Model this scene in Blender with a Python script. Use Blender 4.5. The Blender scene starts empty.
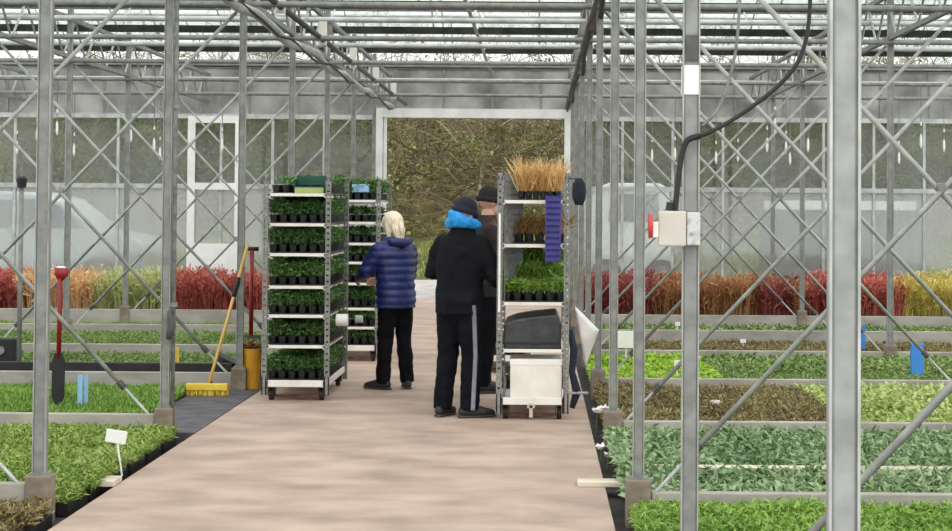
import bpy, bmesh, math, random
from mathutils import Vector, Matrix, Euler, noise
R = random.Random(7)
C = bpy.context.scene.collection
PI = math.pi
# ------------------------------------------------------------------ camera
W, HH, F = 952.0, 531.0, 1694.0
CAMZ = 1.615; VPX, VPY = 538.0, 208.0
PITCH, ROLL = math.radians(1.55), math.radians(0.4)
CR = Matrix.Rotation(PI/2+PITCH, 3, 'X') @ Matrix.Rotation(ROLL, 3, 'Z')
def _raw(v):
    c = CR.transposed() @ v
    return W/2 + F*c.x/-c.z, HH/2 - F*c.y/-c.z
_rx, _ry = _raw(Vector((0, 1, 0)))
SX, SY = (_rx-VPX)/W, (VPY-_ry)/W
def at(x, y, Z):
    """point at depth Z (metres ahead of the camera) seen at photo position x, y"""
    d = CR @ Vector(((x + SX*W - W/2)/F, -(y - SY*W - HH/2)/F, -1))
    d *= Z/d.y
    return Vector((d.x, Z, CAMZ + d.z))
def atg(x, y, h=0.0):
    d = CR @ Vector(((x + SX*W - W/2)/F, -(y - SY*W - HH/2)/F, -1))
    d *= (h-CAMZ)/d.z
    return Vector((d.x, d.y, h))
cd = bpy.data.cameras.new('camera'); cam = bpy.data.objects.new('camera', cd); C.objects.link(cam)
cd.sensor_width = 36; cd.lens = F/W*36; cd.shift_x = SX; cd.shift_y = SY
cd.clip_start = .1; cd.clip_end = 400
cam.matrix_world = Matrix.Translation((0, 0, CAMZ)) @ CR.to_4x4()
bpy.context.scene.camera = cam
# ------------------------------------------------------------------ colours, materials
def lin(c):
    return tuple((v/255/12.92 if v/255 <= .04045 else ((v/255+.055)/1.055)**2.4) for v in c)
def mat(name, a, b=None, rough=.6, metal=0., scale=8., detail=4., bump=0., bscale=None, island=False, stretch=None, spec=.5, translucent=0., c=None, contrast=(.35, .65)):
    m = bpy.data.materials.new(name); m.use_nodes = True
    nt = m.node_tree; N = nt.nodes; L = nt.links; p = N['Principled BSDF']
    p.inputs['Roughness'].default_value = rough; p.inputs['Metallic'].default_value = metal
    p.inputs['Specular IOR Level'].default_value = spec
    a = lin(a)+(1,); p.inputs['Base Color'].default_value = a
    if b is not None:
        b = lin(b)+(1,)
        ramp = N.new('ShaderNodeValToRGB'); ramp.color_ramp.elements[0].color = a; ramp.color_ramp.elements[1].color = b
        ramp.color_ramp.elements[0].position, ramp.color_ramp.elements[1].position = contrast
        if c is not None:
            e = ramp.color_ramp.elements.new(.5*(contrast[0]+contrast[1])); e.color = lin(c)+(1,)
        if island:
            g = N.new('ShaderNodeNewGeometry'); oi = N.new('ShaderNodeObjectInfo')
            mx = N.new('ShaderNodeMath'); mx.operation = 'MULTIPLY_ADD'
            L.new(oi.outputs['Random'], mx.inputs[0]); mx.inputs[1].default_value = .3
            m2 = N.new('ShaderNodeMath'); m2.operation = 'MULTIPLY'; m2.inputs[1].default_value = .7
            L.new(g.outputs['Random Per Island'], m2.inputs[0]); L.new(m2.outputs[0], mx.inputs[2])
            L.new(mx.outputs[0], ramp.inputs[0])
        else:
            tc = N.new('ShaderNodeTexCoord'); mp = N.new('ShaderNodeMapping'); nz = N.new('ShaderNodeTexNoise')
            nz.inputs['Scale'].default_value = scale; nz.inputs['Detail'].default_value = detail
            if stretch: mp.inputs['Scale'].default_value = stretch
            L.new(tc.outputs['Object'], mp.inputs[0]); L.new(mp.outputs[0], nz.inputs['Vector']); L.new(nz.outputs[0], ramp.inputs[0])
        L.new(ramp.outputs[0], p.inputs['Base Color'])
    if bump:
        tc = N.new('ShaderNodeTexCoord'); nz2 = N.new('ShaderNodeTexNoise'); nz2.inputs['Scale'].default_value = bscale or scale*3
        nz2.inputs['Detail'].default_value = 5
        bp = N.new('ShaderNodeBump'); bp.inputs['Strength'].default_value = bump; bp.inputs['Distance'].default_value = .02
        L.new(tc.outputs['Object'], nz2.inputs['Vector']); L.new(nz2.outputs[0], bp.inputs['Height']); L.new(bp.outputs[0], p.inputs['Normal'])
    if translucent:
        out = N['Material Output']; tr = N.new('ShaderNodeBsdfTranslucent'); mix = N.new('ShaderNodeMixShader')
        mix.inputs[0].default_value = translucent
        src = p.inputs['Base Color'].links[0].from_socket if p.inputs['Base Color'].links else None
        if src: L.new(src, tr.inputs[0])
        else: tr.inputs[0].default_value = a
        L.new(p.outputs[0], mix.inputs[1]); L.new(tr.outputs[0], mix.inputs[2]); L.new(mix.outputs[0], out.inputs[0])
    return m
def glass(name, tint, haze, hazecol, rough=.05, refl=.08, nscale=.7, vary=.25):
    m = bpy.data.materials.new(name); m.use_nodes = True
    nt = m.node_tree; N = nt.nodes; L = nt.links; N.remove(N['Principled BSDF']); out = N['Material Output']
    t = N.new('ShaderNodeBsdfTransparent'); t.inputs[0].default_value = lin(tint)+(1,)
    d = N.new('ShaderNodeBsdfDiffuse'); d.inputs[0].default_value = lin(hazecol)+(1,)
    tl = N.new('ShaderNodeBsdfTranslucent'); tl.inputs[0].default_value = lin(hazecol)+(1,)
    md = N.new('ShaderNodeMixShader'); md.inputs[0].default_value = .6; L.new(d.outputs[0], md.inputs[1]); L.new(tl.outputs[0], md.inputs[2])
    g = N.new('ShaderNodeBsdfGlossy'); g.inputs['Roughness'].default_value = rough
    tc = N.new('ShaderNodeTexCoord'); mp = N.new('ShaderNodeMapping'); mp.inputs['Scale'].default_value = (1.6, 1, .45)
    nz = N.new('ShaderNodeTexNoise'); nz.inputs['Scale'].default_value = nscale; nz.inputs['Detail'].default_value = 5
    L.new(tc.outputs['Object'], mp.inputs[0]); L.new(mp.outputs[0], nz.inputs['Vector'])
    mr = N.new('ShaderNodeMapRange'); mr.inputs[1].default_value = .3; mr.inputs[2].default_value = .7
    mr.inputs[3].default_value = max(0, haze-vary); mr.inputs[4].default_value = min(1, haze+vary); L.new(nz.outputs[0], mr.inputs[0])
    m1 = N.new('ShaderNodeMixShader'); L.new(mr.outputs[0], m1.inputs[0]); L.new(t.outputs[0], m1.inputs[1]); L.new(md.outputs[0], m1.inputs[2])
    m2 = N.new('ShaderNodeMixShader'); m2.inputs[0].default_value = refl; L.new(m1.outputs[0], m2.inputs[1]); L.new(g.outputs[0], m2.inputs[2])
    L.new(m2.outputs[0], out.inputs[0])
    return m
M = {}
M['galv'] = mat('galvanised steel', (118,119,114), (142,143,138), rough=.5, metal=.12, scale=14, bump=.08)
M['galv_light'] = mat('bright zinc', (140,142,137), (172,173,168), rough=.5, metal=.15, scale=9)
M['alu'] = mat('aluminium bars', (164,168,165), (196,199,196), rough=.55, metal=.1, scale=6)
M['roof_metal'] = mat('silhouette dark roof aluminium', (48,50,50), (74,76,75), rough=.5, metal=.2, scale=6)  # backlit silhouette darkness put into the colour of gutters and purlins
M['dark_metal'] = mat('weathered dark steel', (62,62,62), (92,90,86), rough=.6, metal=.2, scale=12)
M['concrete'] = mat('footing concrete', (120,108,95), (152,138,122), rough=.9, scale=9, bump=.3)
M['beam'] = mat('concrete beam', (150,146,136), (178,173,162), rough=.85, scale=6, bump=.2, stretch=(.4,1,1))
M['path'] = mat('pinkish concrete', (154,134,120), (193,171,154), rough=.85, scale=3.2, detail=10, bump=.25, bscale=60, stretch=(.6,.9,1), c=(176,154,139), contrast=(.3,.7))
M['ground'] = mat('black ground cloth', (34,33,34), (62,58,55), rough=.9, scale=5, bump=.2)
M['cloth'] = mat('grey ground cloth', (74,72,76), (98,95,98), rough=.9, scale=6)
M['soil'] = mat('compost', (40,32,26), (66,54,43), rough=.95, scale=30, bump=.4)
M['tray'] = mat('black plastic', (17,17,19), (30,30,32), rough=.45, scale=10)
M['white_plastic'] = mat('white plastic', (232,230,226), (242,241,238), rough=.4, scale=5)
M['white_dirty'] = mat('used white polystyrene', (216,210,200), (236,231,223), rough=.7, scale=5, contrast=(.25,.6))
M['blue'] = mat('blue plastic', (52,126,205), (72,146,220), rough=.4, scale=5)
M['pale_blue'] = mat('pale blue plastic', (146,190,232), (168,208,242), rough=.4, scale=5)
M['yellow'] = mat('yellow plastic', (214,180,48), (236,206,86), rough=.5, scale=5)
M['bucket'] = mat('mustard bucket plastic', (206,148,28), (226,172,48), rough=.5, scale=5)
M['red'] = mat('red paint', (118,18,24), (152,30,36), rough=.4, scale=8)
M['wood'] = mat('handle wood', (196,150,70), (220,182,104), rough=.6, scale=10, stretch=(1,1,.1))
M['plank'] = mat('weathered plank', (190,180,160), (220,210,190), rough=.8, scale=5, stretch=(.2,1,1))
M['black'] = mat('black rubber', (20,20,21), (34,33,34), rough=.6, scale=10)
M['rust'] = mat('rusty brown steel', (82,52,40), (116,80,62), rough=.8, scale=20)
M['purple'] = mat('violet blue crate', (46,42,112), (62,57,138), rough=.5, scale=6)
M['cover'] = mat('charcoal sheeting', (38,40,44), (60,62,66), rough=.45, scale=9, bump=.3)
M['gr_glass'] = glass('roof glass', (244,246,244), .05, (190,192,190), vary=.04, refl=.03)
M['clear_glass'] = glass('dusty glass', (220,226,220), .09, (170,174,168), vary=.07, refl=.04)
M['haze_glass'] = glass('whitewashed glass', (232,236,232), .30, (204,205,200), vary=.17)
M['panel'] = mat('mottled gable sheet', (128,128,124), (190,191,186), rough=.5, scale=1.6, detail=6, translucent=.3)
def leaf(name, a, b, c=None): return mat(name, a, b, rough=.55, island=True, translucent=.25, c=c, contrast=(.1,.9))
M['fern'] = leaf('fresh green fronds', (98,128,46), (178,194,108), (136,162,70))
M['grass_green'] = leaf('bright grass green', (94,136,46), (162,192,92), (126,162,64))
M['leafy'] = leaf('grey green leaves', (92,120,76), (186,204,162), (134,160,110))
M['lime'] = leaf('lime leaves', (132,172,34), (182,208,84), (156,192,52))
M['heath'] = leaf('brown green heath', (98,74,50), (172,164,104), (130,118,74))
M['pale'] = leaf('pale yellow green leaves', (142,164,82), (210,216,148), (176,192,112))
M['deep'] = leaf('deep green foliage', (44,78,38), (120,158,82), (74,112,58))
M['mid'] = leaf('mid green foliage', (82,112,52), (164,180,108), (116,144,72))
M['straw'] = leaf('dry straw', (190,148,90), (244,214,160), (222,184,122))
M['dry'] = leaf('dry brown stalks', (120,88,50), (178,140,86))
M['sh_red'] = leaf('red twigs', (164,74,66), (216,132,112), (186,96,84))
M['sh_burg'] = leaf('burgundy twigs', (124,54,52), (182,104,94), (148,72,66))
M['sh_orange'] = leaf('orange twigs', (206,156,104), (242,212,164), (226,184,132))
M['sh_rust'] = leaf('rust twigs', (148,98,60), (206,158,104), (176,126,80))
M['sh_yellow'] = leaf('yellow twigs', (180,164,74), (230,216,130), (204,188,96))
M['sh_yelgreen'] = leaf('yellow green twigs', (168,176,110), (222,222,168), (196,200,136))
M['bark'] = mat('mossy bark', (96,90,70), (150,140,108), rough=.9, scale=5, bump=.3)
M['twig'] = leaf('woodland twigs', (84,74,50), (178,164,116), (128,116,76))
M['ivy'] = leaf('woodland leaves', (76,84,38), (156,158,92), (112,118,60))
M['bank'] = mat('woodland bank', (58,52,32), (122,112,68), rough=1, scale=1.2, detail=9, c=(86,78,46))
M['verge'] = mat('verge turf', (70,104,38), (122,148,68), rough=1, scale=3, detail=6)
M['asphalt'] = mat('outdoor paving', (150,146,142), (180,176,170), rough=.9, scale=3)
M['skin'] = mat('skin', (206,160,138), (218,172,150), rough=.5, scale=10)
M['eye'] = mat('eye', (40,30,26), rough=.3)
M['lips'] = mat('lips', (170,104,96), rough=.5)
M['navy'] = mat('navy quilted nylon', (20,28,78), (33,46,108), rough=.5, scale=6)
M['black_cloth'] = mat('black jacket cloth', (7,8,13), (13,15,22), spec=.2, rough=.8, scale=8, bump=.2)
M['trouser'] = mat('black trousers', (8,8,12), (15,16,21), spec=.15, rough=.85, scale=8, bump=.2)
M['trouser_navy'] = mat('dark slate trousers', (9,11,18), (16,19,27), spec=.15, rough=.85, scale=8, bump=.2)
M['stripe'] = mat('grey stripe', (112,114,124), (136,138,146), rough=.8, scale=20)
M['maroon'] = mat('dark maroon coat', (28,17,21), (44,28,32), rough=.8, scale=8, bump=.2)
M['scarf'] = mat('bright blue fleece', (22,126,200), (52,160,228), rough=.9, scale=20, bump=.2)
M['beanie'] = mat('dark knit', (22,25,38), (38,42,56), rough=.95, scale=40, bump=.4)
M['beanie_black'] = mat('black knit', (22,21,22), (36,34,34), rough=.95, scale=40, bump=.4)
M['blonde'] = mat('blonde hair', (222,200,168), (248,236,214), rough=.5, scale=14, stretch=(6,6,1), bump=.3)
M['shoe'] = mat('dark shoes', (24,22,24), (42,40,42), rough=.6, scale=12)
M['sole'] = mat('shoe sole', (66,60,58), (86,80,78), rough=.8, scale=12)
M['silver'] = mat('silver car paint', (196,202,210), (206,212,220), rough=.25, metal=.3, scale=3)
M['van_white'] = mat('white van paint', (240,242,244), (246,247,248), rough=.3, scale=3)
M['van_dark'] = mat('dark blue paint', (48,54,70), (62,68,84), rough=.4, scale=3)
M['car_glass'] = mat('tinted car glass', (70,80,92), (84,94,106), rough=.1, scale=3)
M['green_card'] = mat('dark green card', (14,70,54), (22,86,66), rough=.6, scale=5)
M['mesh_grey'] = mat('grey wire', (96,98,96), (132,132,128), rough=.6, scale=20)
# ------------------------------------------------------------------ mesh builder
class MB:
    def __init__(s): s.v = []; s.f = []; s.sm = False
    def box(s, c, d, rz=0., rot=None):
        c = Vector(c); n = len(s.v); m = rot if rot is not None else Matrix.Rotation(rz, 3, 'Z')
        for i in (-.5, .5):
            for j in (-.5, .5):
                for k in (-.5, .5): s.v.append(c + m @ Vector((i*d[0], j*d[1], k*d[2])))
        for q in ((0,1,3,2),(4,6,7,5),(0,4,5,1),(2,3,7,6),(0,2,6,4),(1,5,7,3)): s.f.append(tuple(n+i for i in q))
        return s
    def bx(s, x0, x1, y0, y1, z0, z1): return s.box(((x0+x1)/2,(y0+y1)/2,(z0+z1)/2), (x1-x0,y1-y0,z1-z0))
    def rings(s, rs, cap=True, closed=False):
        n = len(s.v); k = len(rs[0])
        for r in rs: s.v.extend(r)
        m = len(rs)
        for i in range(m if closed else m-1):
            a = n+i*k; b = n+((i+1) % m)*k
            for j in range(k): s.f.append((a+j, a+(j+1)%k, b+(j+1)%k, b+j))
        if cap and not closed:
            s.f.append(tuple(n+j for j in range(k))[::-1]); s.f.append(tuple(n+(m-1)*k+j for j in range(k)))
        return s
    def tube(s, pts, r, seg=8, cap=True, flat=1., up=None):
        pts = [Vector(p) for p in pts]; rs = []
        rad = r if isinstance(r, (list, tuple)) else [r]*len(pts)
        u = None
        for i, p in enumerate(pts):
            t = (pts[min(i+1, len(pts)-1)] - pts[max(i-1, 0)]).normalized()
            if u is None:
                ref = Vector(up) if up else (Vector((0,0,1)) if abs(t.z) < .9 else Vector((0,1,0)))
                u = t.cross(ref).normalized()
            else: u = (u - t*u.dot(t)).normalized()
            w = t.cross(u)
            q = rad[i]; qa, qb = q if isinstance(q, (tuple, list)) else (q, q*flat)
            rs.append([p + u*math.cos(2*PI*j/seg)*qa + w*math.sin(2*PI*j/seg)*qb for j in range(seg)])
        return s.rings(rs, cap)
    def blob(s, pts, r, seg=14, up=None):
        """tube with rounded ends"""
        pts = [Vector(p) for p in pts]; rad = [(q if isinstance(q, (tuple, list)) else (q, q)) for q in (r if isinstance(r, (list, tuple)) else [r]*len(pts))]
        P = []; Q = []
        t0 = (pts[0]-pts[1]).normalized(); t1 = (pts[-1]-pts[-2]).normalized()
        for a in (85, 60, 35):
            a = math.radians(a); P.append(pts[0]+t0*math.sin(a)*min(rad[0])); Q.append((rad[0][0]*math.cos(a), rad[0][1]*math.cos(a)))
        P += pts; Q += rad
        for a in (35, 60, 85):
            a = math.radians(a); P.append(pts[-1]+t1*math.sin(a)*min(rad[-1])); Q.append((rad[-1][0]*math.cos(a), rad[-1][1]*math.cos(a)))
        return s.tube(P, Q, seg, True, 1., up)
    def ball(s, c, r, seg=12, n=8, rot=None):
        c = Vector(c); r = r if isinstance(r, (tuple, list)) else (r, r, r); rs = []
        for i in range(n+1):
            a = -PI/2 + PI*(i+.02*(1 if i == 0 else -1 if i == n else 0))/n
            ring = []
            for j in range(seg):
                v = Vector((r[0]*math.cos(a)*math.cos(2*PI*j/seg), r[1]*math.cos(a)*math.sin(2*PI*j/seg), r[2]*math.sin(a)))
                ring.append(c + (rot @ v if rot else v))
            rs.append(ring)
        return s.rings(rs)
    def cyl(s, p0, p1, r0, r1=None, seg=12): return s.tube([p0, p1], [r0, r0 if r1 is None else r1], seg)
    def prism(s, poly, axis, a0, a1):
        """polygon in the plane across axis ('x' -> (y,z), 'y' -> (x,z)), extruded"""
        rs = []
        for a in (a0, a1):
            rs.append([Vector((a, p[0], p[1])) if axis == 'x' else Vector((p[0], a, p[1])) for p in poly])
        return s.rings(rs)
    def leaf(s, b, d, l, w, bend=.3, side=None):
        b = Vector(b); d = Vector(d).normalized()
        sd = side or Vector((R.uniform(-1,1), R.uniform(-1,1), R.uniform(-.3,.3)))
        sd = (sd - d*sd.dot(d)).normalized(); nn = d.cross(sd)
        if nn.z < 0: nn = -nn
        n = len(s.v); m = b + d*l*.5 + nn*l*bend*.25; e = b + d*l - nn*l*bend*.35
        s.v += [b-sd*w*.2, b+sd*w*.2, m+sd*w*.5, m-sd*w*.5, e+sd*w*.12, e-sd*w*.12]
        s.f += [(n,n+1,n+2,n+3), (n+3,n+2,n+4,n+5)]
        return s
    def mesh(s, name, m, smooth=False):
        me = bpy.data.meshes.new(name); me.from_pydata([tuple(v) for v in s.v], [], s.f); me.materials.append(m)
        bm = bmesh.new(); bm.from_mesh(me)
        if len(s.f) < 20000 and not getattr(s, 'open', False): bmesh.ops.recalc_face_normals(bm, faces=bm.faces)
        bm.to_mesh(me); bm.free()
        if smooth:
            for p in me.polygons: p.use_smooth = True
        me.update(); return me
    def build(s, name, m, parent=None, smooth=False, loc=None, bevel=0.):
        o = bpy.data.objects.new(name, s.mesh(name, m, smooth)); C.objects.link(o)
        if parent: o.parent = parent
        if loc is not None: o.location = loc
        if bevel:
            b = o.modifiers.new('bevel', 'BEVEL'); b.width = bevel; b.segments = 2; b.limit_method = 'ANGLE'
        return o
def tag(o, label=None, cat=None, group=None, kind=None):
    if label: o['label'] = label
    if cat: o['category'] = cat
    if group: o['group'] = group
    if kind: o['kind'] = kind
    return o
def empty(name, loc, rz=0.):
    o = bpy.data.objects.new(name, None); C.objects.link(o); o.location = loc; o.rotation_euler = (0,0,rz); o.empty_display_size = .1
    return o
def link_mesh(name, me, parent=None, loc=None):
    o = bpy.data.objects.new(name, me); C.objects.link(o)
    if parent: o.parent = parent
    if loc is not None: o.location = loc
    return o
def copy_tree(o, parent=None):
    c = o.copy(); C.objects.link(c)
    if parent: c.parent = parent
    for ch in [x for x in bpy.data.objects if x.parent == o]: copy_tree(ch, c)
    return c
def struct(name, mb, m, parent=None, **k):
    o = mb.build(name, m, parent, **k)
    if not parent: o['kind'] = 'structure'
    return o
ORD = ['', 'first', 'second', 'third', 'fourth', 'fifth', 'sixth', 'seventh', 'eighth', 'ninth', 'tenth']
D = 3.0
XL, XR = -2.622, .539
XL1, XR1, XL2, XR2 = XL-3.2, XR+3.2, XL-6.4, XR+6.4
ZE = 30.0
# ------------------------------------------------------------------ ground, path, outside
struct('ground', MB().bx(-14, 12, 2, 30.1, -.25, -.06), M['ground'])
PL, PR = -2.42, .40
p = MB()
zs = [3.0+i*9 for i in range(4)]
for i in range(3): p.bx(PL, PR, zs[i]+.004, zs[i+1]-.004, -.1, 0)
struct('path', p, M['path'])
struct('paving', MB().bx(-16, 14, 30.2, 38, -.2, -.012), M['asphalt'])
# ground cloth apron beside the left posts
tag(MB().bx(-2.97, PL-.01, 12.1, 14.92, -.06, .0).build('ground_cloth', M['cloth']), 'grey woven ground cloth strip beside the path under the yellow broom', 'ground cloth')
# woods: verge, bank
b = MB(); b.open = True
nx, ny = 70, 40; X0, X1, Y0, Y1 = -30, 30, 38, 62
def hgt(x, y):
    t = (y-38)/24
    h = .75*min(1, max(0, (y-38)/4))**1.3 if y < 42 else .75 + (y-42)*.235
    return h + .5*noise.noise(Vector((x*.25, y*.25, 3)))*min(1, (y-38)/5)
for i in range(nx+1):
    for j in range(ny+1):
        x = X0+(X1-X0)*i/nx; y = Y0+(Y1-Y0)*j/ny; b.v.append(Vector((x, y, hgt(x, y)-.02)))
for i in range(nx):
    for j in range(ny): b.f.append((i*(ny+1)+j, (i+1)*(ny+1)+j, (i+1)*(ny+1)+j+1, i*(ny+1)+j+1))
struct('hillside', b, M['bank'])
g = MB(); g.open = True
for i in range(9000):
    x, y = R.uniform(-14, 12), R.uniform(38, 42.4)
    g.leaf((x, y, hgt(x, y)-.03), (R.uniform(-.5,.5), R.uniform(-.5,.5), 1), R.uniform(.07,.18), .03)
tag(g.build('verge_grass', M['grass_green']), 'green grass on the verge outside the open end of the greenhouse', 'grass', kind='stuff')
# brushwood and ivy
g = MB(); g.open = True
def twig(x, y, z, l, r, out=.9):
    d = Vector((R.uniform(-1,1)*out, R.uniform(-.6,.3), R.uniform(-.1,1))).normalized(); pts = [Vector((x,y,z))]
    for k in range(4):
        d = (d + Vector((R.uniform(-.5,.5), R.uniform(-.3,.3), R.uniform(-.55,.25)))).normalized(); pts.append(pts[-1]+d*l/4)
    g.tube(pts, [r, r*.9, r*.7, r*.5, r*.25], 3, False)
for i in range(5200):
    x, y = R.uniform(-15, 13), R.uniform(42, 53); twig(x, y, hgt(x,y)+R.uniform(0, 4.2)*R.random()**.6, R.uniform(.7,2.4), R.uniform(.008,.022))
tag(g.build('brushwood', M['twig']), 'tangled bare brushwood filling the wood beyond the greenhouse', 'undergrowth', kind='stuff')
g = MB(); g.open = True
for i in range(420):
    cx, cy = R.uniform(-15, 13), R.uniform(42, 54); cz = hgt(cx, cy)+R.uniform(0, 4.5)*R.random(); s_ = R.uniform(.3, .9)
    for k in range(60):
        g.leaf((cx+R.gauss(0,s_*.5), cy+R.gauss(0,s_*.5), cz+R.gauss(0,s_*.4)), (R.uniform(-1,1), R.uniform(-1,.4), R.uniform(-.6,.8)), R.uniform(.06,.14), R.uniform(.05,.1))
tag(g.build('ivy_leaves', M['ivy']), 'olive green ivy and bramble leaves in the wood outside', 'leaves', kind='stuff')
def tree_mesh(seed, h):
    rr = random.Random(seed); m = MB(); m.open = True
    def br(p, d, l, r, lev):
        pts = [p]; rad = [r]; n = 5
        for k in range(n):
            d = (d + Vector((rr.uniform(-.22,.22), rr.uniform(-.22,.22), rr.uniform(-.06,.14)))*(1+.5*lev)).normalized()
            pts.append(pts[-1]+d*l/n); rad.append(r*(1-.75*(k+1)/n))
            if lev < 3 and (k > 0 or lev > 0):
                for q in range((2 if lev == 0 else 2)):
                    a = rr.uniform(0, 2*PI); e = (d*.6 + Vector((math.cos(a), math.sin(a)*.8, rr.uniform(-.2,.6)))).normalized()
                    br(pts[-1], e, l*rr.uniform(.35,.55), max(rad[-1]*.6, .008), lev+1)
        m.tube(pts, rad, 6 if lev == 0 else 4 if lev == 1 else 3, False)
    br(Vector((0,0,-.2)), Vector((rr.uniform(-.1,.1), 0, 1)), h, h*.016+.02, 0)
    return m
tm = [tree_mesh(s, h).mesh('trunk', M['bark'], True) for s, h in ((1,8.5),(2,9.5),(5,7.5),(9,10.5))]
tnames = [0]
def tree(i, x, y, s, rz, label):
    o = link_mesh('bare_tree', tm[i]); o.location = (x, y, hgt(x,y)-.05); o.scale = (s,s,s); o.rotation_euler = (0,0,rz)
    tag(o, label, 'tree', 'bare trees beyond the greenhouse')
for n in range(44):
    x = -13.5+26*((n*.618) % 1.0); y = R.uniform(42.5, 55)
    tree(n % 4, x, y, R.uniform(.32,.47), R.uniform(0,6), 'bare mossy woodland tree standing beyond the end of the greenhouse')
# ------------------------------------------------------------------ end wall, door, windows
DL, DR, DT = at(386,200,ZE).x, at(564,200,ZE).x, 3.2
fr = MB()
for (x0, x1) in ((-12, DL-.19), (DR+.14, 9.5)):
    fr.bx(x0, x1, ZE-.05, ZE+.05, 0, .22)
    fr.bx(x0, x1, ZE-.05, ZE+.05, 1.92, 2.0)
    fr.bx(x0, x1, ZE-.05, ZE+.05, 3.16, 3.24)
    n = int((x1-x0)/.83)
    for i in range(n+1):
        x = x0+(x1-x0)*i/n; fr.bx(x-.022, x+.022, ZE-.04, ZE+.04, .2, 3.2)
struct('wall_back', fr, M['alu'])
pn = MB(); pn.bx(-12, 9.5, ZE-.02, ZE+.02, 3.24, 4.1)
wp = struct('wall_back_upper', pn, M['panel'])
pb = MB()
for i in range(26): pb.bx(-12+i*.86-.02, -12+i*.86+.02, ZE-.04, ZE+.01, 3.2, 4.1)
pb.bx(-12, 9.5, ZE-.05, ZE+.05, 4.06, 4.14)
pb.build('panel_bar', M['galv'], wp)
for n, (x0, x1, z0, z1, m) in enumerate(((-12, DL-.19, .22, 1.92, 'haze_glass'), (-12, DL-.19, 2.0, 3.16, 'clear_glass'), (DR+.14, 9.5, .22, 1.92, 'haze_glass'), (DR+.14, 9.5, 2.0, 3.16, 'clear_glass'))):
    struct('window_%d' % (n+1), MB().bx(x0, x1, ZE-.004, ZE+.004, z0, z1), M[m])
dr = MB()
dr.bx(DL-.19, DL-.06, ZE-.1, ZE+.06, 0, 3.34).bx(DL-.05, DL, ZE-.06, ZE+.06, 0, DT).bx(DR, DR+.14, ZE-.1, ZE+.06, 0, 3.34).bx(DL-.19, DR+.14, ZE-.09, ZE+.06, DT, DT+.16)
struct('door_1', dr, mat('pale door frame', (206,208,204), (226,228,224), rough=.6, scale=4))
# white framed side door in the left of the wall
x0, x1 = at(188,200,ZE).x, at(241,200,ZE).x
d2 = MB(); d2.bx(x0, x0+.13, ZE-.09, ZE-.055, 0, 3.2).bx(x1-.1, x1, ZE-.09, ZE-.055, 0, 3.2).bx(x0+.13, x1-.1, ZE-.088, ZE-.056, 3.08, 3.2).bx(x0+.13, x1-.1, ZE-.088, ZE-.056, 1.9, 2.02)
d2o = struct('door_2', d2, M['white_plastic'])
MB().bx(x0+.13, x1-.1, ZE-.085, ZE-.06, .2, .95).build('panel', M['white_plastic'], d2o)
# ------------------------------------------------------------------ roof
GZ, RZ = 4.12, 4.85
gl = MB(); gl.open = True
bars = MB()
for k in range(0, 10):
    y0, ym, y1 = k*D, (k+.5)*D, (k+1)*D
    n = len(gl.v)
    for y, z in ((y0, GZ+.04), (ym, RZ), (y1, GZ+.04)): gl.v += [Vector((-12, y, z)), Vector((9.5, y, z))]
    gl.f += [(n, n+1, n+3, n+2), (n+2, n+3, n+5, n+4)]
    for i in range(15):
        x = -12+i*1.5
        for (ya, za, yb, zb) in ((y0, GZ+.03, ym, RZ-.01), (y1, GZ+.03, ym, RZ-.01)):
            bars.tube([(x, ya, za), (x, yb, zb)], .011, 4, False)
cl = struct('ceiling', gl, M['gr_glass'])
bars.build('glazing_bar', M['alu'], cl)
def trough(y, x0, x1, z):
    return MB().prism([(y-.11, z+.045), (y-.1, z+.045), (y-.05, z-.03), (y+.05, z-.03), (y+.1, z+.045), (y+.11, z+.045), (y+.06, z-.045), (y-.06, z-.045)], 'x', x0, x1)
for k in range(1, 11):
    trough(k*D, -12, 9.5, GZ).build('gutter', M['roof_metal'], cl)
    if k < 11:
        MB().tube([(-12, (k-.5)*D, RZ-.02), (9.5, (k-.5)*D, RZ-.02)], .03, 6).build('ridge_bar', M['alu'], cl)
        for f, nm in ((.3, 'purlin'), (.7, 'purlin')):
            h = GZ + (RZ-GZ)*(1-abs(f-.5)*2) - .03
            MB().bx(-12, 9.5, (k-1+f)*D-.03, (k-1+f)*D+.03, h-.03, h+.01).build(nm, M['roof_metal'] , cl)
# vent drive rail down the middle of the roof with white pushrods
vr = empty('vent_rail', (-.86, 15, 4.02)); tag(vr, 'long steel vent drive rail with white V brackets overhead along the path', 'vent rail')
MB().tube([(0,-12,0), (0,14.9,0)], .025, 8).build('drive_tube', M['galv_light'], vr)
for k in range(14):
    y = -5.5+k*1.5
    q = MB(); q.tube([(0,y,0), (-.09,y,.22)], .016, 6).tube([(0,y,0), (.11,y,.22)], .016, 6); q.build('push_rod', M['white_plastic'], vr)
# ------------------------------------------------------------------ posts, braces, ties, beams
def post(x, k, label, w=.056, top=GZ-.06, foot=True, light=False):
    m = MB().bx(-w/2, w/2, -w*.5, w*.5, 0, top)
    o = m.build('steel_post', M['galv'], bevel=.008); o.location = (x, k*D, 0)
    tag(o, label, 'post', 'steel posts of the greenhouse')
    lip = MB()
    for s in (-1, 1): lip.bx(s*w/2-.003, s*w/2+.002, -w*.5-.006, -w*.5+.012, .2, top)
    lip.build('edge_lip', M['galv_light'], o)
    if foot:
        MB().bx(-.065, .065, -.065, .065, -.07, .19).build('concrete_footing', M['concrete'], o, bevel=.008)
        MB().bx(-.05, .05, -.05, .05, .19, .2).build('base_plate', M['galv'], o)
    return o
extra_r = {1: ', nearest of all', 2: ', with white switch box'}
for k in range(1, 10):
    post(XR, k, '%s steel post from the front, right path edge%s' % (ORD[k], extra_r.get(k, '')), w=.05 if k == 1 else .056)
extra_l = {3: ', before the red spade', 4: ', with dark riser pipe', 5: ', by the yellow broom'}
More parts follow.
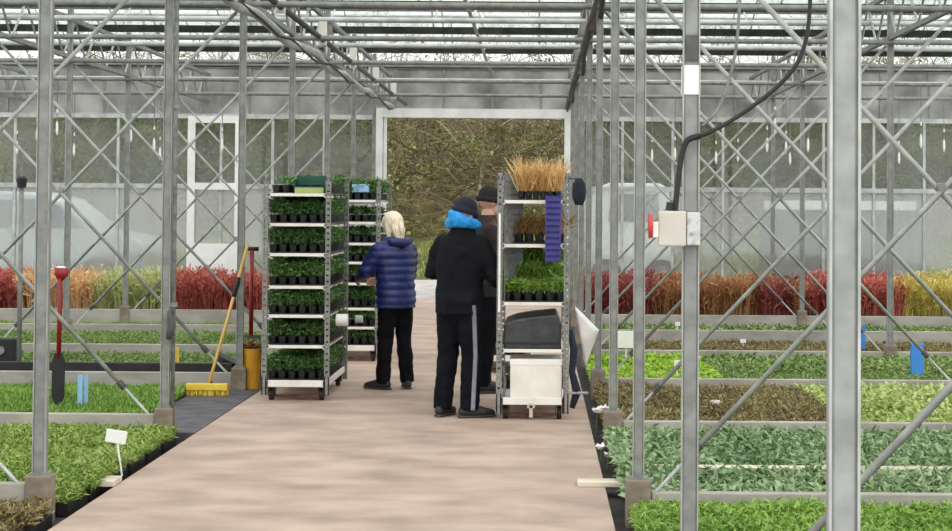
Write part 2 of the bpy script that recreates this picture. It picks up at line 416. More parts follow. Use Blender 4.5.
for k in range(3, 10):
    post(XL, k, '%s steel post from the front, left path edge%s' % (ORD[k-2], extra_l.get(k, '')), w=.064 if k == 3 else .056)
for k in range(6, 10):
    post(XR1, k, '%s steel post of the outer row right of the path among the beds' % ORD[k-5], w=.06)
    if k > 6: post(XL1, k, '%s steel post of the outer row left of the path among the beds' % ORD[k-6], w=.06)
def brace(x0, x1, k, label):
    o = empty('cross_brace', (x0, k*D, 0)); tag(o, label, 'brace', 'crossed brace tubes between the posts'); L = x1-x0; sg = 1 if L > 0 else -1
    for (a, b_, dy) in (((.09*sg, .12), (L-.05*sg, 3.36), -.018), ((L-.09*sg, .12), (.05*sg, 3.36), .018)):
        A = Vector((a[0], dy, a[1])); B = Vector((b_[0], dy, b_[1])); d = (B-A).normalized()
        r = MB().tube([A+d*.3, B], .0155, 8).build('brace_rod', M['galv_light'], o, smooth=True)
        MB().tube([A, A+d*.31], .010, 6).build('threaded_end', M['alu'], r)
        MB().tube([A+d*.28, A+d*.345], .024, 8).build('lock_nut', M['dark_metal'], r)
    MB().tube([(L/2, -.035, 1.74), (L/2, .035, 1.74)], .024, 8).build('cross_bolt', M['galv'], o)
for k in range(2, 10):
    brace(XR, XR1, k, 'crossed galvanised brace tubes right of the path at its %s post' % ORD[k])
for k in range(3, 10):
    brace(XL, XL1, k, 'crossed galvanised brace tubes left of the path at its %s post' % ORD[k-2])
for k in range(4, 10):
    o = MB().tube([(-12, k*D-.06, 3.4), (9.5, k*D-.06, 3.4)], .028, 8).build('tie_tube', M['galv'], smooth=True)
    tag(o, 'horizontal galvanised tie tube spanning the greenhouse overhead, %s row from the front' % ORD[k-3], 'tube', 'overhead tie tubes')
for k in range(5, 10):
    o = MB().tube([(-12, (k+.35)*D, 3.72), (9.5, (k+.35)*D, 3.72)], .032, 8).build('heating_pipe', M['alu'], smooth=True)
    tag(o, 'white horizontal heating pipe just under the roof glass, %s from the front' % ORD[k-4], 'pipe', 'overhead heating pipes')
for k in range(2, 10):
    for sgn, xa, xb, nm, kk in ((1, XR+.07, 9.0, 'right', k), (-1, XL-.07, -11, 'left', k-2)):
        if kk < 1: continue
        o = MB().bx(min(xa,xb), max(xa,xb), k*D-.035, k*D+.035, -.06, .12 if sgn > 0 else .145).build('kerb_beam', M['beam'], bevel=.006)
        tag(o, 'long grey kerb beam across the beds %s of the path at its %s post' % (nm, ORD[kk]), 'kerb')
# longitudinal lattice girders on the post rows
def girder(x, label, y0=6, y1=29.9):
    o = empty('lattice_girder', (x, y0, 3.45)); tag(o, label, 'girder', 'lattice girders along the post rows'); L = y1-y0
    MB().bx(-.025,.025,0,L,-.025,.025).build('bottom_chord', M['galv'], o)
    MB().bx(-.025,.025,0,L,.45,.5).build('top_chord', M['galv'], o)
    w = MB(); n = int(L/.5); pts = []
    for i in range(n+1): pts.append((0, i*L/n, .0 if i % 2 else .47))
    for i in range(n): w.tube([pts[i], pts[i+1]], .014, 5, False)
    w.build('web_rod', M['galv_light'], o)
girder(XL, 'lattice girder over the left edge of the path'); girder(XR, 'lattice girder over the right edge of the path')
girder(XR1, 'lattice girder over the outer right post row'); girder(XL1, 'lattice girder over the outer left post row', 12)
girder(XL2, 'lattice girder farthest left above the beds', 15)
# pipes beside the girders
def pipe(name, pts, r, m, label, cat, group=None):
    return tag(MB().tube(pts, r, 10).build(name, M[m], smooth=True), label, cat, group)
pipe('air_duct', [(XL+.1+.02*math.sin(i*1.3), 8+i, 3.3+.035*math.sin(i*1.9)) for i in range(22)], .045, 'alu', 'grey ribbed hose slung under the left girder along the path', 'hose')
pipe('cable_bundle', [(XL+.145+.02*math.sin(i*1.1), 8+i, 3.262+.04*math.sin(i*2.1+1)) for i in range(22)], .013, 'black', 'black cable bundle sagging beside the grey hose on the left', 'cable')
pipe('cable_duct', [(XR-.07, 8+i, 3.34+.02*math.sin(i*1.7)) for i in range(22)], .022, 'dark_metal', 'dark cable duct under the right girder along the path', 'duct')
pipe('cable_bundle', [(XR-.02+.03*math.sin(i*1.1), 8+i, 3.33+.05*math.sin(i*2.3)) for i in range(22)], .022, 'black', 'black cable bundle hanging under the dark duct on the right', 'cable')
pipe('drive_shaft', [(-2.34, 10, 3.42), (-2.34, 29.8, 3.42)], .03, 'dark_metal', 'dark overhead drive shaft just inside the left post row', 'shaft')
for k in range(5, 10):
    z0 = 3.38
    o = MB().bx(-2.39, -2.30, k*D+.3, k*D+.32, z0-.02, z0+.24).build('hanger_plate', M['white_dirty'], bevel=.004)
    tag(o, 'whitish hanger plate holding the overhead drive shaft, %s from the front' % ORD[k-4], 'bracket', 'drive shaft hanger plates')
for k in range(6, 10):
    o = MB().box((XR-.06, k*D-.4, 3.47), (.09,.1,.13)).build('motor_box', M['galv'], bevel=.01)
    tag(o, 'small pale box fixed to the right girder overhead, %s from the front' % ORD[k-5], 'box', 'boxes on the right girder')
# sprinklers
def sprinkler(px, py, Z, top=3.4):
    P = at(px, py, Z); o = empty('hanging_sprinkler', (P.x, Z, P.z)); L = max(.1, top-P.z)
    MB().tube([(0,0,.1), (0,0,L)], .006, 6).build('drop_hose', M['mesh_grey'], o)
    MB().tube([(0,0,.17), (0,0,.12), (0,0,.02), (0,0,-.03)], [.007,.017,.02,.006], 10).build('nozzle', M['white_plastic'], o)
    MB().tube([(0,0,.34), (0,0,.29)], [.008,.013], 8).build('weight', M['white_plastic'], o)
    tag(o, 'white irrigation nozzle hanging on a thin hose from an overhead tube', 'sprinkler', 'hanging irrigation nozzles')
for px, py, k in ((17,152,9),(37,139,9),(57,133,8),(74,154,9),(131,140,9),(154,150,8),(160,158,9),(222,142,9),(222,150,8.5),(652,160,9),(675,158,9),(716,162,9),(738,160,9),(767,150,8),(786,152,9),(790,163,9),(808,150,8),(860,158,9),(899,162,9),(921,146,8),(944,150,9),(775,130,8)):
    sprinkler(px, py, k*D-.06)
# ------------------------------------------------------------------ plants in trays
def foliage(style, w, d, h, n, seed):
    global R
    keep = R; R = random.Random(seed); m = MB(); m.open = True
    for i in range(n):
        x, y = R.uniform(-w/2, w/2), R.uniform(-d/2, d/2)
        hh = h*(.8+.35*noise.noise(Vector((x*7+seed, y*7, seed*3.1))))
        if style == 'blade':
            m.leaf((x, y, 0), (R.gauss(0,.38), R.gauss(0,.38), 1), hh*R.uniform(.6,1.1), .012, .4)
        elif style == 'fern':
            z = hh*R.uniform(.1,.9)
            m.leaf((x, y, z), (R.gauss(0,1), R.gauss(0,1), R.uniform(.1,1.3)), R.uniform(.03,.06), R.uniform(.009,.016), .5)
        elif style == 'leafy':
            z = hh*R.uniform(.15,.85)
            m.leaf((x, y, z), (R.gauss(0,1), R.gauss(0,1), R.uniform(.1,1.1)), R.uniform(.045,.085), R.uniform(.02,.034), .5)
        elif style == 'tiny':
            z = hh*R.uniform(.3,1.)
            m.leaf((x, y, z), (R.gauss(0,1), R.gauss(0,1), R.uniform(-.2,.7)), R.uniform(.03,.05), R.uniform(.02,.035), .3)
    if style in ('fern', 'leafy'):
        for i in range(n//14):
            x, y = R.uniform(-w/2, w/2), R.uniform(-d/2, d/2); m.leaf((x, y, 0), (R.gauss(0,.2), R.gauss(0,.2), 1), h*.8, .008, .2)
    R = keep; return m
def tray_mesh(w, d, h=.07, name='tray'):
    m = MB(); t = .008
    m.bx(-w/2, w/2, -d/2, d/2, 0, h*.8)
    for s in (-1, 1):
        m.bx(s*w/2-t, s*w/2+t, -d/2-t, d/2+t, h*.1, h).bx(-w/2-t, w/2+t, s*d/2-t, s*d/2+t, h*.1, h)
    nx = max(2, int(w/.09))
    for i in range(nx+1):
        for s in (-1, 1): m.bx(-w/2+w*i/nx-.006, -w/2+w*i/nx+.006, s*(d/2+.008)-.006, s*(d/2+.008)+.006, 0, h)
    return m.mesh(name, M['tray'])
TW, TD = .56, .38
TRAY = tray_mesh(TW, TD)
SPEC = {'fern': ('fern', .10, 2700, 'fern', 'feathery bright green'), 'grass': ('blade', .10, 1800, 'grass_green', 'grassy bright green'),
        'leafy': ('leafy', .11, 1050, 'leafy', 'grey green broad leaved'), 'lime': ('tiny', .12, 1600, 'lime', 'vivid lime green'),
        'heath': ('fern', .11, 1700, 'heath', 'brown and olive heathy'), 'pale': ('leafy', .12, 750, 'pale', 'pale yellow green'),
        'deep': ('leafy', .10, 1000, 'mid', 'dark green'), 'mid': ('fern', .09, 2000, 'mid', 'mid green')}
SPEC['frond'] = ('fern', .11, 2700, 'grass_green', 'feathery green')
FOL = {k: [foliage(s[0], TW+.02, TD+.02, s[1], s[2], 11*i+len(k)).mesh('foliage', M[s[3]]) for i in range(3)] for k, s in SPEC.items()}
def put_tray(kind, x, y, z, label, group, s=1., name='seedling_tray', rz=0., zs=1.):
    o = link_mesh(name, TRAY); o.location = (x, y, z); o.rotation_euler = (0,0,rz)
    f = link_mesh('foliage', R.choice(FOL[kind]), o, (0,0,.055)); f.scale = (s, s, zs*R.uniform(.92,1.08)); f.rotation_euler = (0,0,R.choice((0, PI)))
    tag(o, label, 'plant tray', group); return o
def bed(side, k0, k1, kind, name, where, xa, xb, skip=0., first=None, zs=1.):
    """trays laid edge to edge between depth k0 and k1 (in bays) from xa outward to xb"""
    y = k0*D; rows = int((k1-k0)*D/(TD+.03)); s = 1 if xb > xa else -1
    for r in range(rows):
        yy = y + (r+.5)*(k1-k0)*D/rows
        c = 0
        while True:
            x = xa + s*(c+.5)*(TW+.03)
            if abs(x-xa) > abs(xb-xa): break
            lim = (-VPX-25)*yy/F if s < 0 else (W-VPX+25)*yy/F
            if (s < 0 and x+.3 < lim) or (s > 0 and x-.3 > lim): break
            kd = kind(x, yy) if callable(kind) else kind
            put_tray(kd, x, yy, -.058, 'tray of %s plants %s' % (SPEC[kd][4], where), '%s trays %s' % (SPEC[kd][4], where), name=name, zs=zs)
            c += 1
LX = -2.5
bed(-1, 2.6, 2.97, 'heath', 'seedling_tray', 'in the front left corner before the first kerb', LX, -5)
bed(-1, 3.03, 3.96, 'fern', 'seedling_tray', 'in the front left bed with the white plant sign', LX, -5)
bed(-1, 4.06, 4.94, 'grass', 'seedling_tray', 'in the left bed around the red spade', LX-.48, -6)
bed(-1, 5.3, 5.94, 'mid', 'seedling_tray', 'in the third left bed behind the black strip', LX-.2, -7)
bed(-1, 6.1, 6.94, 'mid', 'potted_plant_tray', 'in the fourth left bed', LX-.2, -8)
bed(-1, 7.06, 7.5, 'grass', 'potted_plant_tray', 'in the far left bed before the coloured shrubs', LX-.2, -9)
RX = .50
bed(1, 2.55, 2.97, 'frond', 'leafy_plant_tray', 'at the bottom right before the front kerb', RX, 4)
bed(1, 3.04, 3.36, 'leafy', 'leafy_plant_tray', 'between the front right kerb and the plank', RX, 4)
bed(1, 3.4, 3.95, 'leafy', 'leafy_plant_tray', 'between the plank and the second right kerb', RX, 5)
bed(1, 4.06, 4.94, lambda x, y: 'pale' if x > 1.45+.2*(y-12.2) and (x > 2.0) else 'heath', 'heath_plant_tray', 'in the right bed around the small white tag', RX, 6)
bed(1, 5.06, 5.94, lambda x, y: 'lime' if x < 1.87 else ('deep' if y > 16 else 'mid'), 'heath_plant_tray', 'in the right bed beside the lime patch', RX, 7)
bed(1, 6.1, 6.6, 'heath', 'far_plant_tray', 'in the right bed with the tiny white tags', RX+.3, 7)
bed(1, 7.1, 7.5, 'deep', 'far_plant_tray', 'in the far right bed before the shrubs', RX+.2, 8)
pl = tag(MB().bx(.62, 4.2, 10.09, 10.2, .02, .085).build('wooden_plank', M['plank'], bevel=.005), 'long pale plank lying between the rows of leafy plants on the right', 'plank')
tag(MB().bx(-6.5, -2.75, 15.25, 15.32, -.06, .2).build('black_strip', M['black'], bevel=.006), 'low black strip before the third left bed', 'edging')  # low black strip along the front of this bed
# shrubs in pots
def shrub_mesh(m, seed):
    rr = random.Random(seed); b = MB(); b.open = True
    for i in range(170):
        a = rr.uniform(0, 2*PI); q = rr.random()**.5*.13
        d = Vector((math.cos(a)*rr.uniform(0,.34), math.sin(a)*rr.uniform(0,.34), 1)).normalized(); l = rr.uniform(.3,.58)
        p0 = Vector((math.cos(a)*q, math.sin(a)*q, .0)); b.leaf(p0, d, l, .014, .1)
        for k in range(5):
            e = p0 + d*l*rr.uniform(.3,1); b.leaf(e, (rr.uniform(-1,1), rr.uniform(-1,1), rr.uniform(.2,1.3)), rr.uniform(.05,.1), .02, .3)
    return b.mesh('foliage', M[m])
SH = {k: [shrub_mesh(k, s) for s in (1, 2)] for k in ('sh_red','sh_burg','sh_orange','sh_rust','sh_yellow','sh_yelgreen')}
POT = MB().tube([(0,0,0), (0,0,.15), (0,0,.17)], [.075,.1,.105], 12).mesh('pot', M['tray'])
WORD = {'sh_red': 'red', 'sh_burg': 'burgundy', 'sh_orange': 'orange', 'sh_rust': 'rust brown', 'sh_yellow': 'yellow', 'sh_yelgreen': 'yellow green'}
def shrub(px, Z, m, side):
    x = (px-VPX)*Z/F
    o = link_mesh('potted_shrub', POT); o.location = (x, Z, -.058); f = link_mesh('foliage', R.choice(SH[m]), o, (0,0,.14))
    f.rotation_euler = (0,0,R.uniform(0,6)); s = R.uniform(.9,1.12); f.scale = (s,s,s*.95)
    tag(o, 'potted upright %s twiggy shrub in the far %s row before the glass wall' % (WORD[m], side), 'shrub', '%s shrubs in the far %s row' % (WORD[m], side))
for Z in (24.4, 25.3, 26.1):
    px = -12
    while px < 262:
        c = 'sh_red' if px < 30 else 'sh_orange' if px < 98 else 'sh_yelgreen' if px < 170 else 'sh_red'
        shrub(px+R.uniform(-3,3), Z+R.uniform(-.08,.08), c, 'left'); px += 15
    px = 590
    while px < 965:
        c = 'sh_burg' if px < 665 else 'sh_rust' if px < 755 else R.choice(('sh_burg','sh_rust')) if px < 815 else 'sh_red' if px < 905 else 'sh_yellow'
        shrub(px+R.uniform(-3,3), Z+R.uniform(-.08,.08), c, 'right'); px += 15
# ------------------------------------------------------------------ plant trolleys
def pot_tray_mesh(w, d):
    m = MB(); m.bx(-w/2, w/2, -d/2, d/2, 0, .012)
    for i in range(6):
        for j in range(4):
            x = -w/2+w*(i+.5)/6; y = -d/2+d*(j+.5)/4; m.tube([(x,y,.01), (x,y,.075)], [.028,.04], 8)
    return m.mesh('pot_tray', M['tray'])
PT = pot_tray_mesh(.5, .4)
CF = {}
for nm, sty, h, n, mm in (('deep', 'fern', .165, 3000, 'deep'), ('fresh', 'fern', .16, 3600, 'grass_green'), ('sparse', 'leafy', .1, 160, 'deep'), ('straw', 'blade', .34, 520, 'straw'), ('dry', 'blade', .26, 500, 'dry')):
    CF[nm] = [foliage(sty, .5, .4, h, n, s).mesh('foliage', M[mm]) for s in (3, 8)]
def pots(kind, loc, label, group, zs=1., name='pot_tray', sx=1.):
    o = link_mesh(name, PT); o.location = loc; o.scale = (sx, 1, 1)
    if kind:
        f = link_mesh('foliage', R.choice(CF[kind]), o, (0,0,.07)); f.scale = (1,1,zs*R.uniform(.9,1.1)); f.rotation_euler = (0,0,R.choice((0,PI)))
    return tag(o, label, 'plant tray', group)
def trolley(x0, y0, w, dep, shelves, label, h=1.86, lip='white_dirty'):
    t = empty('plant_trolley', (x0, y0, 0)); tag(t, label, 'trolley')
    b = MB(); b.bx(0, w, 0, .035, .115, .17).bx(0, w, dep-.035, dep, .115, .17).bx(0, .035, 0, dep, .115, .17).bx(w-.035, w, 0, dep, .115, .17).bx(.02, w-.02, .02, dep-.02, .15, .165)
    b.build('base_frame', M['white_dirty'], t, bevel=.004)
    for sx in (.05, w-.05):
        for sy in (.09, dep-.09):
            wl = MB().cyl((sx-.018, sy, .05), (sx+.018, sy, .05), .05, seg=16).build('wheel', M['black'], t, smooth=False)
            MB().bx(sx-.032, sx-.022, sy-.02, sy+.03, .04, .115).bx(sx+.022, sx+.032, sy-.02, sy+.03, .04, .115).bx(sx-.035, sx+.035, sy-.035, sy+.04, .105, .117).build('caster_fork', M['rust'], wl)
    MB().bx(.06, w-.06, .075, .1, .02, .045).build('tow_bar', M['rust'], t)
    for sx in (0, w):
        for sy in (0, dep):
            u = MB(); dx = .02 if sx == 0 else -.02
            for q in (-.016, .016): u.bx(sx+q-.005, sx+q+.005, sy-.015, sy+.015, .05, h)
            u.bx(sx-.02, sx+.02, sy-.015, sy-.010, .05, .2)
            z = .2
            while z < h: u.bx(sx-.018, sx+.018, sy-.012, sy+.012, z, z+.034); z += .05
            u.bx(sx-.018, sx+.018, sy-.015, sy+.015, h-.03, h)
            u.build('upright', M['galv'], t)
    for z in shelves:
        MB().bx(.02, w-.02, .01, dep-.01, z-.012, z).bx(.02, w-.02, 0, .015, z-.02, z+.006).bx(.02, w-.02, dep-.015, dep, z-.03, z+.008).bx(.02, .035, 0, dep, z-.03, z+.008).bx(w-.035, w-.02, 0, dep, z-.03, z+.008).build('shelf', M[lip], t, bevel=.002)
    return t
def zat(y, Z, x=300): return at(x, y, Z).z
# left trolley
AY = 14.1; AX = at(265,300,AY).x; AW = at(327.5,300,AY).x-AX; AD = 1.33
sh = [zat(y, AY) for y in (194, 224, 254, 286.5, 315.5, 346)]
trolley(AX, AY, AW, AD, sh, 'tall wheeled steel trolley nearest on the left, full of dark green pot trays')
lev = ['top', 'second', 'third', 'fourth', 'fifth', 'sixth']
for i, z in enumerate(sh + [.165]):
    for j, yy in enumerate((.24, .68, 1.12)):
        if i == 0 and j == 0: continue
        pots('sparse' if i == 0 else 'deep', (AX+AW/2, AY+yy, z+.003 if i < 6 else .168), 'tray of dark green plants on the nearest left trolley, %s, %s' % ('bottom deck' if i == 6 else lev[i]+' shelf', ('front', 'middle', 'back')[j]), 'pot trays on the left trolley')
# dark green carton and empty tray on top
o = MB(); a = .26; o.bx(-.13,.13,-.09,.09,0,.012).bx(-.13,-.122,-.09,.09,0,.12).bx(.122,.13,-.09,.09,0,.12).bx(-.13,.13,.082,.09,0,.15).bx(-.13,.13,-.09,-.082,0,.06)
ob = o.build('green_carton', M['green_card'], loc=(AX+.35, AY+.14, sh[0]+.004)); tag(ob, 'small open dark green carton on top of the nearest left trolley', 'carton')
MB().bx(-.12,.12,-.094,-.091,.005,.05).build('label_strip', M['pale'], ob)
tag(link_mesh('empty_pot_tray', PT, None, (AX+AW/2, AY+.38, sh[0]+.003)), 'black pot tray without plants on the left trolley top behind the carton', 'plant tray')
# second left trolley behind
BY = 17.7; BX = at(326,300,BY).x; BW = .54
shb = [zat(y, BY) for y in (200, 222, 243, 262, 283, 308, 327)]
trolley(BX, BY, BW, 1.33, shb, 'second wheeled steel trolley on the left, beside the blonde woman')
for i, z in enumerate(shb + [.165]):
    for j, yy in enumerate((.24, .68, 1.12)):
        pots('sparse' if i in (1, 2, 3) else 'deep', (BX+BW/2, BY+yy, z+.003), 'dark green pot tray on the second left trolley, %s level from top, %s' % (ORD[i+1], ('front', 'middle', 'back')[j]), 'pot trays on the second left trolley')
tp = shb[0]
c = at(361, 192, BY+.1); tag(MB().bx(c.x-.09, c.x+.09, BY+.04, BY+.2, tp+.086, tp+.17).build('blue_box', M['pale_blue'], bevel=.006), 'small pale blue box lying on pots on top of the second left trolley', 'box')
for (px, py, s, w) in ((342, 320, .055, 'larger'), (359, 319, .036, 'smaller')):
    X_ = AX+AW+(.085 if s > .04 else .12); Z_ = F*X_/(px-VPX); c = at(px, py, Z_)
    o = MB().tube([(c.x-s*.9, Z_, c.z), (c.x+s*.9, Z_, c.z)], s*.95, 14).build('label_roll', M['white_plastic'], bevel=.004)
    MB().tube([(AX+AW-.02, Z_, c.z), (c.x, Z_, c.z)], .006, 6).build('hook', M['galv'], o)
    tag(o, '%s white roll hanging at the rear of the left trolley' % w, 'roll')
# right trolley
CY = 12.95; CX = at(499.5,300,CY).x; CW = at(566.5,300,CY).x-CX
shc = [zat(y, CY, 535) for y in (201, 245, 303, 350)]
trolley(CX, CY, CW, 1.33, shc, 'wheeled steel trolley in mid path with dry grass on top and a white box below')
MB_ = MB().bx(-.008,.008,-.03,-.016,0,.75).build('white_pole', M['white_plastic']); MB_.location = (CX-.002, CY, at(500,312,CY).z)
tag(MB_, 'slim white pole clipped to the front left upright of the right trolley', 'pole')
mm = MB()
for i in range(15):
    t = i/14; mm.tube([(.13*t, .7*t, 0), (.13*t, .7*t, .98)], .006, 4, False)
for i in range(20): mm.tube([(0, 0, i*.051), (.13, .7, i*.051)], .0055, 4, False)
o = mm.build('wire_panel', M['mesh_grey'], loc=(CX+.035, CY+.03, shc[2]+.012)); tag(o, 'grey wire mesh panel inside the left side of the right trolley', 'mesh panel')
for j in range(2): pots('straw', (CX+CW/2+.045, CY+.3+j*.46, shc[0]+.003), 'tray of dry straw coloured grass on the top shelf of the right trolley, %s one' % ('front', 'back')[j], 'dry grasses on the right trolley', .92, sx=.68)
for j in range(2): pots('dry', (CX+CW/2+.005, CY+.55+j*.42, shc[1]+.003), 'tray of brown dried stalks under the top shelf of the right trolley, %s one' % ('front', 'back')[j], 'dry grasses on the right trolley', .8)
for j, q in enumerate((.8, 1.5, 2.15)):
    pots('fresh', (CX+CW/2+.005, CY+.24+j*.43, shc[2]+.003), 'tray of fresh green feathery plants on the right trolley, %s one' % ('lowest front', 'taller middle', 'tallest back')[j], 'green trays on the right trolley', q)
def slab(poly, axis, a0, a1, name, m, bev): return MB().prism(poly, axis, a0, a1).build(name, M[m], bevel=bev)
z = shc[3]+.003
o = MB()
rs = []
for t in range(9):
    y = CY+.02+t*.09; k = .97+.03*math.sin(t)
    x0, x1 = CX+.03, CX+CW-.04; zz = z
    P_ = [(x0, zz), (x1, zz), (x1+.0, zz+.2*k), (x1-.03, zz+.275*k), ((x0+x1)/2, zz+.255*k), (x0+.1, zz+.235*k), (x0+.01, zz+.2*k), (x0, zz+.1*k)]
    rs.append([Vector((q[0]+.004*math.sin(t*2+i), y, q[1])) for i, q in enumerate(P_)])
o.rings(rs); ob = o.build('black_sack', M['cover'], bevel=.015); tag(ob, 'bulky black plastic bundle on the lower shelf of the right trolley', 'bundle')
MB().bx(CX+.03, CX+CW-.04, CY+.012, CY+.022, z+.04, z+.055).build('strap', M['black'], ob)
zb = .168
x0, x1 = at(510,380,CY).x, at(562,380,CY).x
o = MB().bx(x0, x1, CY+.02, CY+.45, zb, zb+.29).build('polystyrene_box', M['white_dirty'], bevel=.008); tag(o, 'white polystyrene box on the base deck of the right trolley', 'box')
MB().bx(x0-.003, x1+.003, CY+.017, CY+.453, zb+.245, zb+.293).build('lid', M['white_plastic'], o, bevel=.006)
pots('sparse', (CX+CW/2, CY+.85, .168), 'half hidden tray of plants behind the white box on the right trolley', None)
o = MB()
for k in range(4): o.tube([(CX+.035, CY+.05+k*.03, .172), (CX+.045, CY+.06+k*.03, .28), (CX+.03, CY+.05+k*.03, .40)], .012, 6)
tag(o.build('chain_bundle', M['mesh_grey']), 'tangle of grey chain standing left of the white box on the trolley', 'chain')
# yellow latch
c = at(531, 411, CY-.02); tag(MB().bx(c.x-.014, c.x+.014, CY-.02, CY-.002, c.z-.05, c.z+.06).bx(c.x-.03, c.x+.03, CY-.02, CY-.002, c.z+.02, c.z+.045).build('hook_latch', M['plank'], bevel=.003), 'cream hook latch on the front of the right trolley base', 'latch')
# violet crate clipped at right
p0 = at(545, 262, CY-.03); p1 = at(561, 196, CY-.03)
o = empty('plastic_crate', (p0.x, CY-.06, p0.z)); tag(o, 'violet blue slotted plastic crate on edge at the front of the right trolley', 'crate'); w = p1.x-p0.x; h = p1.z-p0.z
q = MB(); q.bx(0, w, .02, .04, 0, h).bx(0, .012, 0, .04, 0, h).bx(w-.012, w, 0, .04, 0, h); q.build('crate_shell', M['purple'], o)
q = MB()
for i in range(11): q.bx(.012, w-.012, 0, .02, i*h/11+.006, i*h/11+.034)
q.build('slats', M['purple'], o)
MB().bx(w-.03, w-.01, .03, .075, h*.5, h*.53).build('hook', M['galv'], o)
c = at(552, 256, CY-.03); 
o = MB().tube([(0,-.035,-.10), (.0,-.035,-.05), (0,-.035,.0), (0,-.035,.06), (0,-.035,.105)], [.03,.05,.055,.05,.02], 14, True, .8)
o = o.build('cloth_bag', M['beanie'], smooth=True); c = at(579, 192, CY); o.location = (c.x, CY, c.z); MB().tube([(CX+CW+.01-c.x, 0, -.0), (CX+CW+.01-c.x, -.01, .1), (0,-.035,.1)], .006, 6).build('handle', M['beanie'], o); tag(o, 'dark navy cloth bag hung at the top right of the right trolley', 'bag')
o = MB(); P1, P2, P3 = at(575,306,CY+.1), at(599,330,CY+.02), at(586,366,CY+.1)
N_ = 8; rows = []
idx = {}
for i in range(N_+1):
    for j in range(N_+1-i):
        a, b2 = i/N_, j/N_; q = P1*(1-a-b2)+P2*a+P3*b2; q = q+Vector((0, .03*math.sin(6*a+9*b2), 0)); idx[(i,j)] = len(o.v); o.v.append(q)
for i in range(N_):
    for j in range(N_-i):
        o.f.append((idx[(i,j)], idx[(i+1,j)], idx[(i,j+1)]))
        if i+j < N_-1: o.f.append((idx[(i+1,j)], idx[(i+1,j+1)], idx[(i,j+1)]))
o = o.build('white_sack', M['white_plastic'], smooth=True); sl = o.modifiers.new('solid', 'SOLIDIFY'); sl.thickness = .012
tag(o, 'white plastic sack hanging in a point off the right side of the trolley', 'sack')
q = MB(); a0 = at(566,393,CY); q.tube([a0, at(588,393,CY-.05)], .011, 8); tag(q.build('steel_rod', M['galv_light']), 'short steel rod sticking out right of the trolley base', 'rod')
q = MB(); q.tube([at(570,330,CY+.05), at(574,350,CY+.02), at(572,372,CY), at(577,392,CY), at(572,408,CY)], [.02,.03,.025,.035,.02], 8); tag(q.build('dark_rag', M['beanie'], smooth=True), 'dark rag dangling between the white sack and the trolley', 'rag')
# low trolley further back behind the people
t = trolley(-.64, 16.6, .55, 1.3, [], 'low wheeled trolley base with one plant tray behind the two men', h=.42)
pots('fresh', (-.365, 16.6+.3, .168), 'green plant tray on the low trolley behind the two men', None)
# ------------------------------------------------------------------ people
def remesh(mb, name, m, voxel, parent=None, smooth=6, fn=None):
    me = mb.mesh(name+'_src', m); o = bpy.data.objects.new(name+'_src', me); C.objects.link(o)
    r = o.modifiers.new('r', 'REMESH'); r.mode = 'VOXEL'; r.voxel_size = voxel
    s = o.modifiers.new('s', 'SMOOTH'); s.iterations = smooth; s.factor = .5
    dg = bpy.context.evaluated_depsgraph_get(); dg.update()
    me2 = bpy.data.meshes.new_from_object(o.evaluated_get(dg)); bpy.data.objects.remove(o); me2.name = name
    me2.materials.clear(); me2.materials.append(m)
    if fn:
        me2.update(); cs = [(v.co.copy(), v.normal.copy()) for v in me2.vertices]
        for v, (c, n) in zip(me2.vertices, cs): v.co = c + n*fn(c, n)
    for p in me2.polygons: p.use_smooth = True
    me2.update(); ob = bpy.data.objects.new(name, me2); C.objects.link(ob)
    if parent: ob.parent = parent
    return ob
def folds(amp, freq):
    return lambda c, n: amp*(noise.noise(Vector((c.x*freq, c.y*freq, c.z*freq*1.6)))+.5*noise.noise(c*freq*2.3))
def hand(m, wrist, fwd, palm_n, side, curl=.5):
    """palm and five bent fingers; fwd along the forearm, palm_n out of the palm, side +1/-1 puts the thumb"""
    f = Vector(fwd).normalized(); n = Vector(palm_n); n = (n - f*n.dot(f)).normalized(); s = f.cross(n)*side
    w = Vector(wrist)
    m.blob([w, w+f*.045, w+f*.085], [(.026,.018), (.038,.017), (.036,.014)], 12, up=n)
    for i, (o, l) in enumerate(((-.029,.07), (-.010,.08), (.010,.076), (.028,.06))):
        b = w+f*.085+s*(-o); a1, a2 = curl*.8, curl*1.7
        d1 = f*math.cos(a1)+n*math.sin(a1); d2 = f*math.cos(a2)+n*math.sin(a2)
        m.blob([b-f*.015, b+d1*l*.5, b+d1*l*.5+d2*l*.5], [.0095,.0088,.0075], 8)
    b = w+f*.03+s*.03; d = (f*.7+s*.6+n*.35).normalized(); d2 = (f*.9+n*.5+s*.1).normalized()
    m.blob([b, b+d*.035, b+d*.035+d2*.03], [.012,.0105,.0085], 8)
